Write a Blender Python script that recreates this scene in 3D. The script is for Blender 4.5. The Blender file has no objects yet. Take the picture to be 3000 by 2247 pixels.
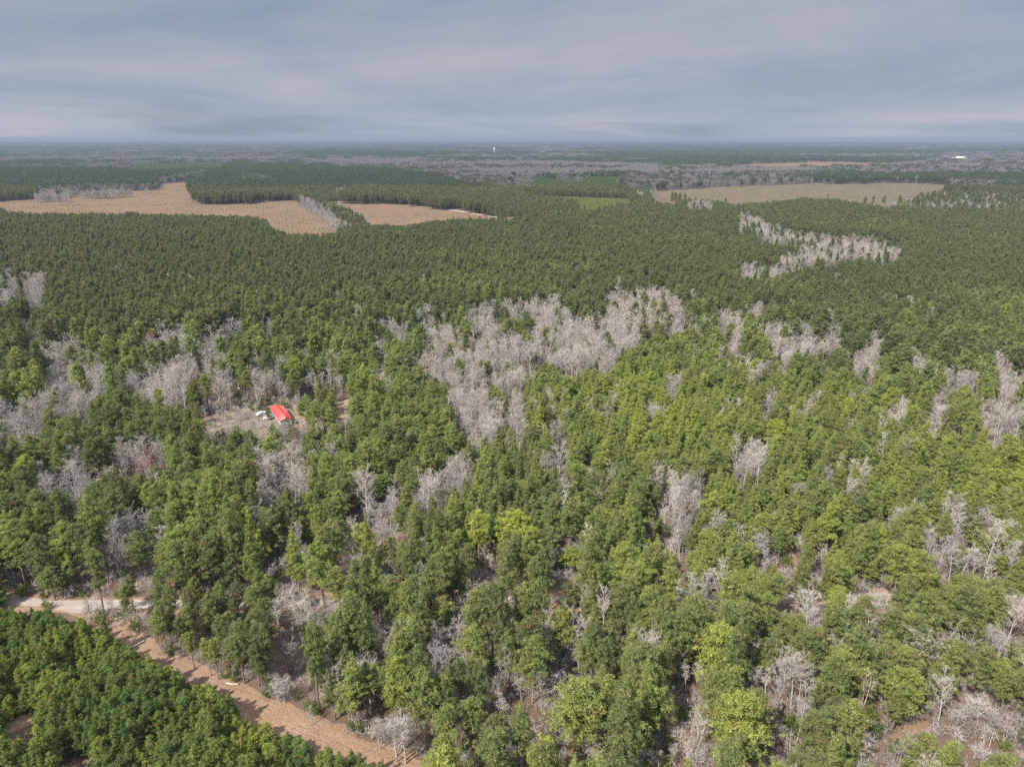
import bpy, math, random
import numpy as np
from mathutils import Vector

random.seed(7)
RNG = np.random.default_rng(11)
scene = bpy.context.scene
ROOT = scene.collection

# ------------------------------------------------------------------ camera
CAM_H = 110.0                       # drone height above ground, metres
PITCH = math.radians(19.06)         # looking down
FPX = 2081.0                        # focal length for a 3000 px wide frame
cam = bpy.data.objects.new('camera', bpy.data.cameras.new('camera'))
ROOT.objects.link(cam)
cam.location = (0, 0, CAM_H)
cam.rotation_euler = (math.pi / 2 - PITCH, 0, 0)
cam.data.sensor_width = 36.0
cam.data.lens = 36.0 * FPX / 3000.0
cam.data.clip_start = 1.0
cam.data.clip_end = 200000.0
scene.camera = cam

# ------------------------------------------------------------------ light
SUN_EL = math.radians(47)
SUN_TO = math.radians(42)           # the way shadows fall, clockwise from +Y
sun = bpy.data.objects.new('sun', bpy.data.lights.new('sun', 'SUN'))
ROOT.objects.link(sun)
sun.data.energy = 4.4
sun.data.angle = math.radians(0.6)
sun.data.color = (1.0, 0.955, 0.88)
_d = Vector((math.sin(SUN_TO) * math.cos(SUN_EL), math.cos(SUN_TO) * math.cos(SUN_EL), -math.sin(SUN_EL)))
sun.rotation_euler = _d.to_track_quat('-Z', 'Y').to_euler()

world = bpy.data.worlds.new('World')
scene.world = world
world.use_nodes = True
wn, wl = world.node_tree.nodes, world.node_tree.links
wn.clear()
def wnode(t, **kw):
    n = wn.new(t)
    for k, v in kw.items():
        setattr(n, k, v)
    return n
w_out = wnode('ShaderNodeOutputWorld')
w_bg = wnode('ShaderNodeBackground')
w_bg.inputs['Strength'].default_value = 0.1
w_sky = wnode('ShaderNodeTexSky', sky_type='NISHITA', sun_disc=False)
w_sky.sun_elevation = SUN_EL
w_sky.sun_rotation = SUN_TO + math.pi
w_sky.air_density = 1.0
w_sky.dust_density = 1.0
w_tc = wnode('ShaderNodeTexCoord')
w_sep = wnode('ShaderNodeSeparateXYZ')
wl.new(w_tc.outputs['Generated'], w_sep.inputs[0])
w_z = wnode('ShaderNodeMath', operation='MAXIMUM'); w_z.inputs[1].default_value = 0.0
wl.new(w_sep.outputs['Z'], w_z.inputs[0])
w_za = wnode('ShaderNodeMath', operation='ADD'); w_za.inputs[1].default_value = 0.09
wl.new(w_z.outputs[0], w_za.inputs[0])
w_dx = wnode('ShaderNodeMath', operation='DIVIDE'); wl.new(w_sep.outputs['X'], w_dx.inputs[0]); wl.new(w_za.outputs[0], w_dx.inputs[1])
w_dy = wnode('ShaderNodeMath', operation='DIVIDE'); wl.new(w_sep.outputs['Y'], w_dy.inputs[0]); wl.new(w_za.outputs[0], w_dy.inputs[1])
w_cv = wnode('ShaderNodeCombineXYZ'); wl.new(w_dx.outputs[0], w_cv.inputs[0]); wl.new(w_dy.outputs[0], w_cv.inputs[1])
def wnoise(scale, detail, rough, offs, dist=0.0):
    m = wnode('ShaderNodeMapping'); m.inputs['Location'].default_value = offs
    wl.new(w_cv.outputs[0], m.inputs[0])
    n = wnode('ShaderNodeTexNoise'); n.inputs['Scale'].default_value = scale
    n.inputs['Detail'].default_value = detail; n.inputs['Roughness'].default_value = rough
    n.inputs['Distortion'].default_value = dist
    wl.new(m.outputs[0], n.inputs['Vector'])
    return n.outputs['Fac']
def wramp(sock, stops):
    r = wnode('ShaderNodeValToRGB')
    e = r.color_ramp.elements
    while len(e) < len(stops):
        e.new(0.5)
    for i, (p, c) in enumerate(stops):
        e[i].position = p; e[i].color = c
    wl.new(sock, r.inputs[0])
    return r.outputs[0]
w_cover = wramp(wnoise(0.34, 7, 0.6, (3.1, 7.7, 0), 0.6), [(0.32, (0.60,) * 3 + (1,)), (0.48, (0.94,) * 3 + (1,)), (0.6, (1, 1, 1, 1))])
w_tone = wramp(wnoise(0.3, 7, 0.6, (11.0, 2.0, 0), 0.5), [(0.36, (1.42, 1.69, 2.12, 1)), (0.5, (1.68, 1.88, 2.24, 1)), (0.64, (2.05, 2.07, 2.36, 1))])
w_sat = wnode('ShaderNodeMix', data_type='RGBA', blend_type='MULTIPLY'); w_sat.inputs[0].default_value = 1.0
wl.new(w_sky.outputs[0], w_sat.inputs[6]); w_sat.inputs[7].default_value = (0.19, 0.24, 0.37, 1)
w_mix = wnode('ShaderNodeMix', data_type='RGBA')
wl.new(w_cover, w_mix.inputs[0]); wl.new(w_sat.outputs[2], w_mix.inputs[6]); wl.new(w_tone, w_mix.inputs[7])
# a thin overcast: pale with haze at the horizon, a little duller above it; unseen zenith brightened to fill the shadows
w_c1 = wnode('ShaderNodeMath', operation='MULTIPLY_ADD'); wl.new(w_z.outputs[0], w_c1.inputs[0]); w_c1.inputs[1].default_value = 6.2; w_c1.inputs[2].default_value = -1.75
w_fill = wnode('ShaderNodeMath', operation='MULTIPLY_ADD'); wl.new(w_z.outputs[0], w_fill.inputs[0]); wl.new(w_c1.outputs[0], w_fill.inputs[1]); w_fill.inputs[2].default_value = 1.02
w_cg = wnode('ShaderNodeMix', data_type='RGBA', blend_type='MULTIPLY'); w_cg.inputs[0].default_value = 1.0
wl.new(w_mix.outputs[2], w_cg.inputs[6]); wl.new(w_fill.outputs[0], w_cg.inputs[7])
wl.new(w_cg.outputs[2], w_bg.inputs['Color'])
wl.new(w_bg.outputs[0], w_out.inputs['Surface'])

vs = scene.view_settings
vs.view_transform = 'Standard'; vs.look = 'None'; vs.gamma = 1.0; vs.exposure = 1.30
scene.render.engine = 'CYCLES'
cy = scene.cycles
cy.max_bounces = 4; cy.diffuse_bounces = 2; cy.glossy_bounces = 1; cy.transmission_bounces = 2
cy.transparent_max_bounces = 4; cy.volume_bounces = 0
cy.caustics_reflective = False; cy.caustics_refractive = False
cy.use_denoising = False
cy.use_adaptive_sampling = False
cy.sample_clamp_indirect = 4.0

# ------------------------------------------------------------------ survey: photo position <-> ground position
SP, CP = math.sin(PITCH), math.cos(PITCH)
def ground_at(x, y, z=0.0):
    dx = (x - 1500) / FPX; dy = (y - 1123.5) / FPX
    t = (CAM_H - z) / (SP + dy * CP)
    return np.array([dx * t, (CP - dy * SP) * t, z])
def project(p):
    """world points (N,3) -> photo pixels (3000 x 2247)"""
    x = p[:, 0]; y = p[:, 1]; z = p[:, 2] - CAM_H
    dep = np.maximum(y * CP - z * SP, 0.01)
    up = y * SP + z * CP
    return np.stack([1500 + FPX * x / dep, 1123.5 - FPX * up / dep], 1)
VIEWS = {1: (0, 1500, .5425), 2: (1000, 1500, .4973), 3: (2000, 1500, .4521), 4: (0, 950, .4973), 5: (1000, 800, .4973),
         6: (1950, 550, .5129), 7: (0, 380, .6781), 8: (1500, 380, .6781), 9: (560, 1080, .226), 10: (0, 1650, .226), 11: (350, 1850, .2396), 0: (0, 0, 1)}
def V(v, pts):
    ox, oy, s = VIEWS[v]
    return np.array([(ox + a * s, oy + b * s) for a, b in pts])
def inside(q, poly):
    """points q (N,2) inside polygon (M,2)"""
    x, y = q[:, 0], q[:, 1]
    res = np.zeros(len(q), bool)
    lo, hi = poly.min(0), poly.max(0)
    m = (x >= lo[0]) & (x <= hi[0]) & (y >= lo[1]) & (y <= hi[1])
    if not m.any():
        return res
    xs, ys = x[m], y[m]
    r = np.zeros(len(xs), bool)
    j = len(poly) - 1
    for i in range(len(poly)):
        xi, yi = poly[i]; xj, yj = poly[j]
        if yi != yj:
            c = ((yi > ys) != (yj > ys)) & (xs < (xj - xi) * (ys - yi) / (yj - yi) + xi)
            r ^= c
        j = i
    res[m] = r
    return res
def in_any(q, polys):
    r = np.zeros(len(q), bool)
    for p in polys:
        r |= inside(q, p)
    return r
def vnoise(x, y, seed=0):
    xi = np.floor(x).astype(np.int64); yi = np.floor(y).astype(np.int64)
    fx = x - xi; fy = y - yi
    fx = fx * fx * (3 - 2 * fx); fy = fy * fy * (3 - 2 * fy)
    def h(a, b):
        n = (a * 374761393 + b * 668265263 + seed * 1442695041) & 0xffffffff
        n = ((n ^ (n >> 13)) * 1274126177) & 0xffffffff
        return ((n ^ (n >> 16)) & 0xffff) / 65535.0
    return (h(xi, yi) * (1 - fx) + h(xi + 1, yi) * fx) * (1 - fy) + (h(xi, yi + 1) * (1 - fx) + h(xi + 1, yi + 1) * fx) * fy
def fnoise(x, y, seed=0, oct=3):
    s = 0; a = 0.5; t = 0
    for k in range(oct):
        s = s + a * vnoise(x * 2 ** k, y * 2 ** k, seed + k * 17); t += a; a *= 0.5
    return s / t

# ------------------------------------------------------------------ materials
def mat_new(name):
    m = bpy.data.materials.new(name); m.use_nodes = True
    nt = m.node_tree; nt.nodes.clear()
    return m, nt.nodes, nt.links
def ramp(N, L, sock, stops, interp='LINEAR'):
    r = N.new('ShaderNodeValToRGB'); r.color_ramp.interpolation = interp
    e = r.color_ramp.elements
    while len(e) < len(stops):
        e.new(0.5)
    for i, (p, c) in enumerate(stops):
        e[i].position = p; e[i].color = tuple(c) + (1,)
    L.new(sock, r.inputs[0])
    return r.outputs[0]
def mixc(N, L, fac, a, b, mode='MIX'):
    m = N.new('ShaderNodeMix'); m.data_type = 'RGBA'; m.blend_type = mode
    for s, v in ((0, fac), (6, a), (7, b)):
        if hasattr(v, 'links'):
            L.new(v, m.inputs[s])
        elif s == 0:
            m.inputs[0].default_value = v
        else:
            m.inputs[s].default_value = tuple(v) + (1,)
    return m.outputs[2]
def noise(N, L, vec, scale, detail=3, rough=0.55, dist=0.0):
    n = N.new('ShaderNodeTexNoise'); n.inputs['Scale'].default_value = scale
    n.inputs['Detail'].default_value = detail; n.inputs['Roughness'].default_value = rough; n.inputs['Distortion'].default_value = dist
    L.new(vec, n.inputs['Vector'])
    return n.outputs['Fac']
def attr(N, name, typ='GEOMETRY'):
    a = N.new('ShaderNodeAttribute'); a.attribute_name = name; a.attribute_type = typ
    return a
def foliage_mat(name, stops, dry=(0.20, 0.135, 0.065), dry_from=0.955, trans=0.42):
    """colour: 'tint' of the tree (0..1 along stops) varied by 'shade' of the needle tuft"""
    m, N, L = mat_new(name)
    t = attr(N, 'tint', 'INSTANCER').outputs['Fac']
    s = attr(N, 'shade').outputs['Fac']
    c = ramp(N, L, t, stops)
    v = ramp(N, L, s, [(0, (0.62, 0.66, 0.62)), (0.5, (1, 1, 1)), (0.95, (1.30, 1.22, 1.08))])
    c = mixc(N, L, 1.0, c, v, 'MULTIPLY')
    d = N.new('ShaderNodeMath'); d.operation = 'GREATER_THAN'; L.new(s, d.inputs[0]); d.inputs[1].default_value = dry_from
    c = mixc(N, L, d.outputs[0], c, dry)
    di = N.new('ShaderNodeBsdfDiffuse'); L.new(c, di.inputs[0])
    tr = N.new('ShaderNodeBsdfTranslucent'); L.new(mixc(N, L, 1.0, c, (1.15, 1.25, 0.5), 'MULTIPLY'), tr.inputs[0])
    mx = N.new('ShaderNodeMixShader'); mx.inputs[0].default_value = trans
    L.new(di.outputs[0], mx.inputs[1]); L.new(tr.outputs[0], mx.inputs[2])
    o = N.new('ShaderNodeOutputMaterial'); L.new(mx.outputs[0], o.inputs[0])
    return m
def plain_mat(name, col, rough=0.8, metallic=0.0, var=0.12, scale=3.0, spec=0.3):
    m, N, L = mat_new(name)
    tc = N.new('ShaderNodeTexCoord')
    f = noise(N, L, tc.outputs['Object'], scale, 4)
    c = ramp(N, L, f, [(0.25, [x * (1 - var) for x in col]), (0.75, [min(1, x * (1 + var)) for x in col])])
    b = N.new('ShaderNodeBsdfPrincipled'); L.new(c, b.inputs['Base Color'])
    b.inputs['Roughness'].default_value = rough; b.inputs['Metallic'].default_value = metallic; b.inputs['Specular IOR Level'].default_value = spec
    o = N.new('ShaderNodeOutputMaterial'); L.new(b.outputs[0], o.inputs[0])
    return m
def bark_mat(name, stops):
    m, N, L = mat_new(name)
    t = attr(N, 'tint', 'INSTANCER').outputs['Fac']
    s = attr(N, 'shade').outputs['Fac']
    c = mixc(N, L, 1.0, ramp(N, L, t, stops), ramp(N, L, s, [(0, (0.72, 0.72, 0.72)), (1, (1.25, 1.25, 1.25))]), 'MULTIPLY')
    di = N.new('ShaderNodeBsdfDiffuse'); L.new(c, di.inputs[0])
    o = N.new('ShaderNodeOutputMaterial'); L.new(di.outputs[0], o.inputs[0])
    return m
def soil_mat(name, a, b, c, s1=0.05, s2=0.6, s3=4.0, bump=0.25, stripes=None):
    """ground in three tones: large patches, clods, fine litter"""
    m, N, L = mat_new(name)
    g = N.new('ShaderNodeNewGeometry').outputs['Position']
    col = ramp(N, L, noise(N, L, g, s1, 5, 0.6, 0.4), [(0.32, a), (0.68, b)])
    col = mixc(N, L, ramp(N, L, noise(N, L, g, s2, 4, 0.6), [(0.42, (0, 0, 0)), (0.66, (0.85,) * 3)]), col, c)
    if stripes:
        mp = N.new('ShaderNodeMapping'); mp.inputs['Rotation'].default_value = (0, 0, stripes[0]); L.new(g, mp.inputs[0])
        wv = N.new('ShaderNodeTexWave'); wv.inputs['Scale'].default_value = stripes[1]; wv.inputs['Distortion'].default_value = 1.2
        wv.inputs['Detail'].default_value = 2
        L.new(mp.outputs[0], wv.inputs[0])
        col = mixc(N, L, ramp(N, L, wv.outputs['Fac'], [(0.35, (0, 0, 0)), (0.8, (stripes[3],) * 3)]), col, stripes[2])
    fine = noise(N, L, g, s3, 3, 0.7)
    col = mixc(N, L, 1.0, col, ramp(N, L, fine, [(0.3, (0.72, 0.72, 0.72)), (0.7, (1.25, 1.25, 1.25))]), 'MULTIPLY')
    bs = N.new('ShaderNodeBsdfDiffuse'); L.new(col, bs.inputs[0])
    bu = N.new('ShaderNodeBump'); bu.inputs['Strength'].default_value = bump; bu.inputs['Distance'].default_value = 0.3
    L.new(fine, bu.inputs['Height']); L.new(bu.outputs[0], bs.inputs['Normal'])
    o = N.new('ShaderNodeOutputMaterial'); L.new(bs.outputs[0], o.inputs[0])
    return m

M = {}
PINE_STOPS = [(0.0, (0.111, 0.123, 0.060)), (0.3, (0.160, 0.176, 0.072)), (0.6, (0.208, 0.231, 0.074)), (0.85, (0.242, 0.270, 0.072)), (1.0, (0.278, 0.308, 0.067))]
M['needles'] = foliage_mat('pine_needles', PINE_STOPS)
M['young'] = foliage_mat('young_pine_needles', [(0.0, (0.084, 0.121, 0.047)), (0.5, (0.143, 0.188, 0.055)), (1.0, (0.241, 0.269, 0.059))], dry_from=0.97)
M['far_needles'] = foliage_mat('distant_pine_canopy', [(0.0, (0.041, 0.056, 0.029)), (0.5, (0.064, 0.082, 0.033)), (1.0, (0.098, 0.121, 0.036))], dry_from=2)
M['shrub'] = foliage_mat('evergreen_shrub_leaves', [(0.0, (0.07, 0.10, 0.03)), (1.0, (0.17, 0.20, 0.05))], dry_from=0.9)
M['pine_bark'] = bark_mat('pine_bark', [(0, (0.13, 0.10, 0.085)), (1, (0.22, 0.17, 0.14))])
M['grey_bark'] = bark_mat('bare_grey_bark', [(0, (0.208, 0.186, 0.176)), (0.45, (0.310, 0.284, 0.260)), (0.7, (0.365, 0.330, 0.278)), (0.86, (0.336, 0.287, 0.238)), (0.9, (0.253, 0.163, 0.154)), (1, (0.273, 0.156, 0.149))])
M['far_bark'] = bark_mat('distant_bare_wood', [(0, (0.132, 0.120, 0.120)), (1, (0.200, 0.181, 0.175))])
M['floor'] = soil_mat('forest_floor', (0.080, 0.055, 0.039), (0.106, 0.090, 0.071), (0.114, 0.066, 0.039), 0.05, 0.5, 3.0)
M['strip'] = soil_mat('cleared_strip_soil', (0.185, 0.112, 0.072), (0.173, 0.115, 0.078), (0.222, 0.153, 0.107), 0.08, 0.9, 2.2, 0.5)
M['sand'] = soil_mat('sandy_clearing', (0.207, 0.136, 0.081), (0.231, 0.170, 0.110), (0.185, 0.161, 0.115), 0.06, 0.5, 3.0)
M['yard'] = soil_mat('yard_grass', (0.115, 0.098, 0.071), (0.137, 0.118, 0.087), (0.147, 0.098, 0.061), 0.08, 0.4, 3.0)
M['redsoil'] = soil_mat('red_soil', (0.129, 0.076, 0.048), (0.159, 0.099, 0.061), (0.163, 0.127, 0.091), 0.2, 0.8, 3.0)
M['field'] = soil_mat('dry_field', (0.142, 0.082, 0.055), (0.150, 0.098, 0.068), (0.108, 0.082, 0.052), 0.012, 0.035, 0.4, 0.1, stripes=(0.7, 0.011, (0.105, 0.088, 0.052), 0.32))
M['field_grey'] = soil_mat('scrub_field', (0.117, 0.084, 0.059), (0.125, 0.095, 0.067), (0.078, 0.073, 0.047), 0.008, 0.04, 0.5, 0.1, stripes=(1.35, 0.008, (0.085, 0.075, 0.05), 0.6))
M['roof'] = None

# ------------------------------------------------------------------ mesh helpers
class Geo:
    """triangles and quads with a per-vertex 'shade' and a material index, kept as numpy blocks"""
    def __init__(s):
        s.v, s.f, s.sh, s.mi, s.n = [], [], [], [], 0
    def add(s, verts, faces, shade, mi=0):
        verts = np.asarray(verts, float)
        s.v.append(verts)
        faces = np.asarray(faces, int)
        s.f.append(faces + s.n)
        s.sh.append(np.broadcast_to(np.asarray(shade, float), (len(verts),)).copy())
        s.mi.append(np.full(len(faces), mi))
        s.n += len(verts)
    def merge(s, o, mi=None, xf=None, shade_add=0.0):
        off = s.n
        for v, sh in zip(o.v, o.sh):
            s.v.append(v if xf is None else xf(v)); s.sh.append(np.clip(sh + shade_add, 0, 1))
        for f, m in zip(o.f, o.mi):
            s.f.append(f + off); s.mi.append(m if mi is None else np.full(len(m), mi))
        s.n += o.n
    def mesh(s, name, mats):
        me = bpy.data.meshes.new(name)
        if not s.v:
            return me
        v = np.concatenate(s.v)
        loops, tot, mi = [], [], []
        for f, m in zip(s.f, s.mi):
            loops.append(f.reshape(-1)); tot.append(np.full(len(f), f.shape[1])); mi.append(m)
        loops = np.concatenate(loops); tot = np.concatenate(tot); mi = np.concatenate(mi)
        me.vertices.add(len(v)); me.vertices.foreach_set('co', v.astype(np.float32).ravel())
        me.loops.add(len(loops)); me.loops.foreach_set('vertex_index', loops.astype(np.int32))
        me.polygons.add(len(tot))
        me.polygons.foreach_set('loop_start', np.concatenate([[0], np.cumsum(tot)[:-1]]).astype(np.int32))
        me.polygons.foreach_set('loop_total', tot.astype(np.int32))
        me.polygons.foreach_set('material_index', mi.astype(np.int32))
        a = me.attributes.new('shade', 'FLOAT', 'POINT'); a.data.foreach_set('value', np.concatenate(s.sh).astype(np.float32))
        for m in mats:
            me.materials.append(m)
        me.update(calc_edges=True)
        return me
def unit(v):
    return v / np.maximum(np.linalg.norm(v, axis=-1, keepdims=True), 1e-9)
def tube(g, pts, radii, sides=5, shade=0.5, mi=0):
    pts = np.asarray(pts, float); n = len(pts)
    d = unit(np.gradient(pts, axis=0))
    ref = np.where(np.abs(d[:, 2:3]) > 0.9, np.array([[1.0, 0, 0]]), np.array([[0, 0, 1.0]]))
    a = unit(np.cross(d, ref)); b = np.cross(d, a)
    th = np.arange(sides) * 2 * math.pi / sides
    ring = pts[:, None, :] + np.asarray(radii)[:, None, None] * (np.cos(th)[None, :, None] * a[:, None, :] + np.sin(th)[None, :, None] * b[:, None, :])
    i = np.arange(n - 1)[:, None] * sides; k = np.arange(sides)[None, :]; k2 = (k + 1) % sides
    f = np.stack([i + k, i + k2, i + sides + k2, i + sides + k], -1).reshape(-1, 4)
    g.add(ring.reshape(-1, 3), f, shade, mi)
def blades(g, p0, p1, w, shade, mi=0, rng=RNG):
    """thin tapering twigs, one triangle each"""
    p0 = np.asarray(p0); p1 = np.asarray(p1); n = len(p0)
    d = unit(p1 - p0); r = unit(np.cross(d, rng.normal(size=(n, 3))))
    w = np.broadcast_to(w, (n,))[:, None]
    v = np.stack([p0 - r * w / 2, p0 + r * w / 2, p1], 1).reshape(-1, 3)
    g.add(v, np.arange(3 * n).reshape(-1, 3), np.repeat(np.broadcast_to(shade, (n,)), 3), mi)
def tufts(g, c, r, nb, size, shade, mi=0, rng=RNG, up=0.25, flat=0.8, spiky=0.5, width=1.0):
    """needle tufts: little scales on the outside of each tuft, some standing out as spikes"""
    c = np.asarray(c, float); n = len(c); r = np.broadcast_to(r, (n,))
    d = rng.normal(size=(n, nb, 3)); d[..., 2] = d[..., 2] * flat + up; d = unit(d)
    p = c[:, None, :] + d * (r[:, None] * rng.uniform(0.55, 1.05, (n, nb)))[..., None]
    nrm = unit(d + rng.normal(scale=0.45, size=d.shape))
    t1 = unit(np.cross(nrm, rng.normal(size=d.shape))); t2 = np.cross(nrm, t1)
    sp = rng.random((n, nb)) < spiky
    t2 = np.where(sp[..., None], unit(d + rng.normal(scale=0.35, size=d.shape)), t2)
    s = (r[:, None] * size * rng.uniform(0.75, 1.3, (n, nb)))[..., None]
    w = np.where(sp[..., None], 0.2, 0.36) * width
    a = p - t2 * s * 0.6 - t1 * s * w; b = p - t2 * s * 0.6 + t1 * s * w; e = p + t2 * s * np.where(sp[..., None], 1.6, 1.05)
    v = np.stack([a, b, e], 2).reshape(-1, 3)
    sh = np.clip(np.asarray(shade)[:, None] + rng.normal(scale=0.05, size=(n, nb)), 0, 0.95)
    sh = np.where(np.asarray(shade)[:, None] > 0.96, 1.0, sh)
    g.add(v, np.arange(len(v)).reshape(-1, 3), np.repeat(sh.reshape(-1), 3), mi)

def pine(rng, h, crown0, rad, ntuft, nb, tr, size, shape='round', limbs=True, bare_sticks=10, dead=0.018):
    """a loblolly pine: bole, limbs in loose whorls, needle tufts on the limb ends. Returns (trunk, crown)"""
    T, C = Geo(), Geo()
    lean = rng.normal(scale=0.02, size=2)
    def axis(z):
        u = z / h
        return np.stack([lean[0] * z + 0.25 * np.sin(u * 3 + 1) * u, lean[1] * z + 0.25 * np.sin(u * 2.4) * u, z], -1)
    zz = np.linspace(-0.3, h * 0.97, 8)
    r0 = 0.0105 * h + 0.03
    tube(T, axis(zz), r0 * (1 - np.clip(zz, 0, None) / h) ** 0.75 + 0.02, 6, 0.5)
    def prof(u):
        if shape == 'cone':
            return np.clip((1 - u) * 1.25, 0.0, 1) ** 0.8 * np.clip(0.55 + u * 2.2, 0, 1)
        return np.where(u > 0.34, np.clip(1 - ((u - 0.34) / 0.68) ** 1.55, 0.03, 1) ** 0.8, np.sqrt(np.clip(1 - ((0.34 - u) / 0.6) ** 2, 0.02, 1)))
    nl = int(18 + 3.2 * (h - crown0))
    lz = crown0 + (h * 0.97 - crown0) * np.sort(rng.random(nl) ** 0.9)
    az = rng.random() * 6 + np.arange(nl) * 2.4 + rng.normal(scale=0.35, size=nl)
    lop = 1 + 0.28 * np.cos(az - rng.random() * 6.3) * rng.random()
    cen, cl = [], []
    u = (lz - crown0) / (h - crown0)
    L = rad * prof(u) * rng.uniform(0.55, 1.22, nl) * lop
    per = np.maximum(2, (ntuft * L / L.sum()).round().astype(int))
    for i in range(nl):
        o = axis(np.array([lz[i]]))[0]
        rise = 0.15 + 0.55 * u[i] + rng.normal(scale=0.12)
        dr = np.array([math.cos(az[i]), math.sin(az[i]), rise])
        end = o + dr * L[i]
        if limbs:
            tube(T, [o, o + dr * L[i] * 0.5 + [0, 0, -0.08 * L[i]], end], [0.022 + 0.016 * L[i], 0.03, 0.012], 3, 0.4)
        k = per[i]
        tt = 1 - 0.75 * rng.random(k) ** 1.35
        q = o + dr * (L[i] * tt)[:, None] + rng.normal(scale=1, size=(k, 3)) * (0.20 * L[i] * np.sqrt(tt) + 0.12)[:, None] * np.array([1, 1, 0.55])
        cen.append(q); cl.append(np.full(k, rng.normal(0.5, 0.14)))
    top = axis(np.full(4, h)) + rng.normal(scale=0.22 if shape == 'round' else 0.05, size=(4, 3)) + np.array([0, 0, 1.0]) * (np.arange(4)[:, None] * 0.03 * h if shape == 'cone' else 0); cen.append(top); cl.append(np.full(4, 0.6))
    cen = np.concatenate(cen); sh = np.clip(np.concatenate(cl) + rng.normal(scale=0.1, size=len(cen)), 0.02, 0.95)
    uu = (cen[:, 2] - crown0) / (h - crown0)
    sh = np.where(rng.random(len(cen)) < dead, 1.0, sh)        # dead, rusty tufts
    tufts(C, cen, tr * rng.uniform(0.75, 1.2, len(cen)), nb, size, sh, rng=rng)
    if bare_sticks:
        z = rng.uniform(crown0 * 0.35, crown0 + 1, bare_sticks); a = rng.random(bare_sticks) * 6.3
        p0 = axis(z); p1 = p0 + np.stack([np.cos(a), np.sin(a), rng.uniform(-0.3, 0.4, bare_sticks)], 1) * rng.uniform(0.8, 2.4, bare_sticks)[:, None]
        blades(T, p0, p1, 0.07, 0.9, rng=rng)
    return T, C
def bare_tree(rng, h, spread, first=0.3, nbr=16, nsub=6, ntw=6, tw=0.045, stems=1, sub_r=0.035):
    """a leafless hardwood: forking bole, ascending limbs, branches and a haze of twigs. Returns (trunk, crown)"""
    T, C = Geo(), Geo()
    for st in range(stems):
        hh = h * (1 if st == 0 else rng.uniform(0.6, 0.95))
        a0 = rng.random() * 6.3; l0 = (0.0 if stems == 1 else rng.uniform(0.08, 0.22))
        wob = rng.normal(scale=0.02, size=2)
        def ax(z):
            u = z / hh
            return np.stack([math.cos(a0) * l0 * z + wob[0] * z * u * 3 + 0.3 * np.sin(4 * u + a0) * u, math.sin(a0) * l0 * z + wob[1] * z * u * 3 + 0.3 * np.cos(3 * u + a0) * u, z], -1)
        zz = np.linspace(-0.2, hh * 0.93, 7)
        r0 = 0.0095 * hh + 0.02
        tube(T, ax(zz), r0 * (1 - np.clip(zz, 0, None) / hh) ** 0.7 + 0.02, 5, 0.55)
        nb_ = max(5, nbr // stems)
        u = first + (0.96 - first) * np.sort(rng.random(nb_))
        az = rng.random() * 6 + np.arange(nb_) * 2.4 + rng.normal(scale=0.5, size=nb_)
        P0, P1 = [], []
        for i in range(nb_):
            o = ax(np.array([u[i] * hh]))[0]
            ln = spread * (1.1 - 0.55 * u[i]) * rng.uniform(0.65, 1.15)
            el = rng.uniform(0.55, 1.15) + 0.5 * u[i]
            d0 = np.array([math.cos(az[i]), math.sin(az[i]), el]); d0 /= np.linalg.norm(d0)
            mid = o + d0 * ln * 0.5; end = mid + unit(d0 + np.array([0, 0, 0.35]) + rng.normal(scale=0.15, size=3)) * ln * 0.55
            tube(T, [o, mid, end], [0.03 + 0.012 * ln, 0.03 + 0.006 * ln, 0.018], 3, 0.6)
            for k in range(nsub):
                t = rng.uniform(0.25, 1.0)
                s0 = o + (mid - o) * t * 2 if t < 0.5 else mid + (end - mid) * (t - 0.5) * 2
                sd = unit(d0 * 0.6 + rng.normal(scale=0.62, size=3) + np.array([0, 0, 0.35]))
                sl = ln * rng.uniform(0.28, 0.5)
                s1 = s0 + sd * sl
                blades(C, s0[None], s1[None], sub_r * 2, 0.55, rng=rng)
                tq = rng.uniform(0.25, 1.0, ntw)
                q0 = s0 + sd * (sl * tq)[:, None]
                q1 = q0 + unit(sd * 0.7 + rng.normal(scale=0.7, size=(ntw, 3)) + np.array([0, 0, 0.3])) * (sl * rng.uniform(0.35, 0.8, ntw))[:, None]
                P0.append(q0); P1.append(q1)
        P0 = np.concatenate(P0); P1 = np.concatenate(P1)
        blades(C, P0, P1, tw, rng.uniform(0.25, 0.9, len(P0)), rng=rng)
    return T, C

# ------------------------------------------------------------------ naming helpers
def tag(o, label=None, cat=None, group=None, kind=None):
    for k, v in (('label', label), ('category', cat), ('group', group), ('kind', kind)):
        if v is not None:
            o[k] = v
    return o
def obj(name, me, parent=None, loc=None):
    o = bpy.data.objects.new(name, me); ROOT.objects.link(o)
    if parent is not None:
        o.parent = parent
    if loc is not None:
        o.location = loc
    return o
def empty(name, loc, rz=0.0):
    o = bpy.data.objects.new(name, None); ROOT.objects.link(o)
    o.location = loc; o.rotation_euler = (0, 0, rz); o.empty_display_size = 0.5
    return o

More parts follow.
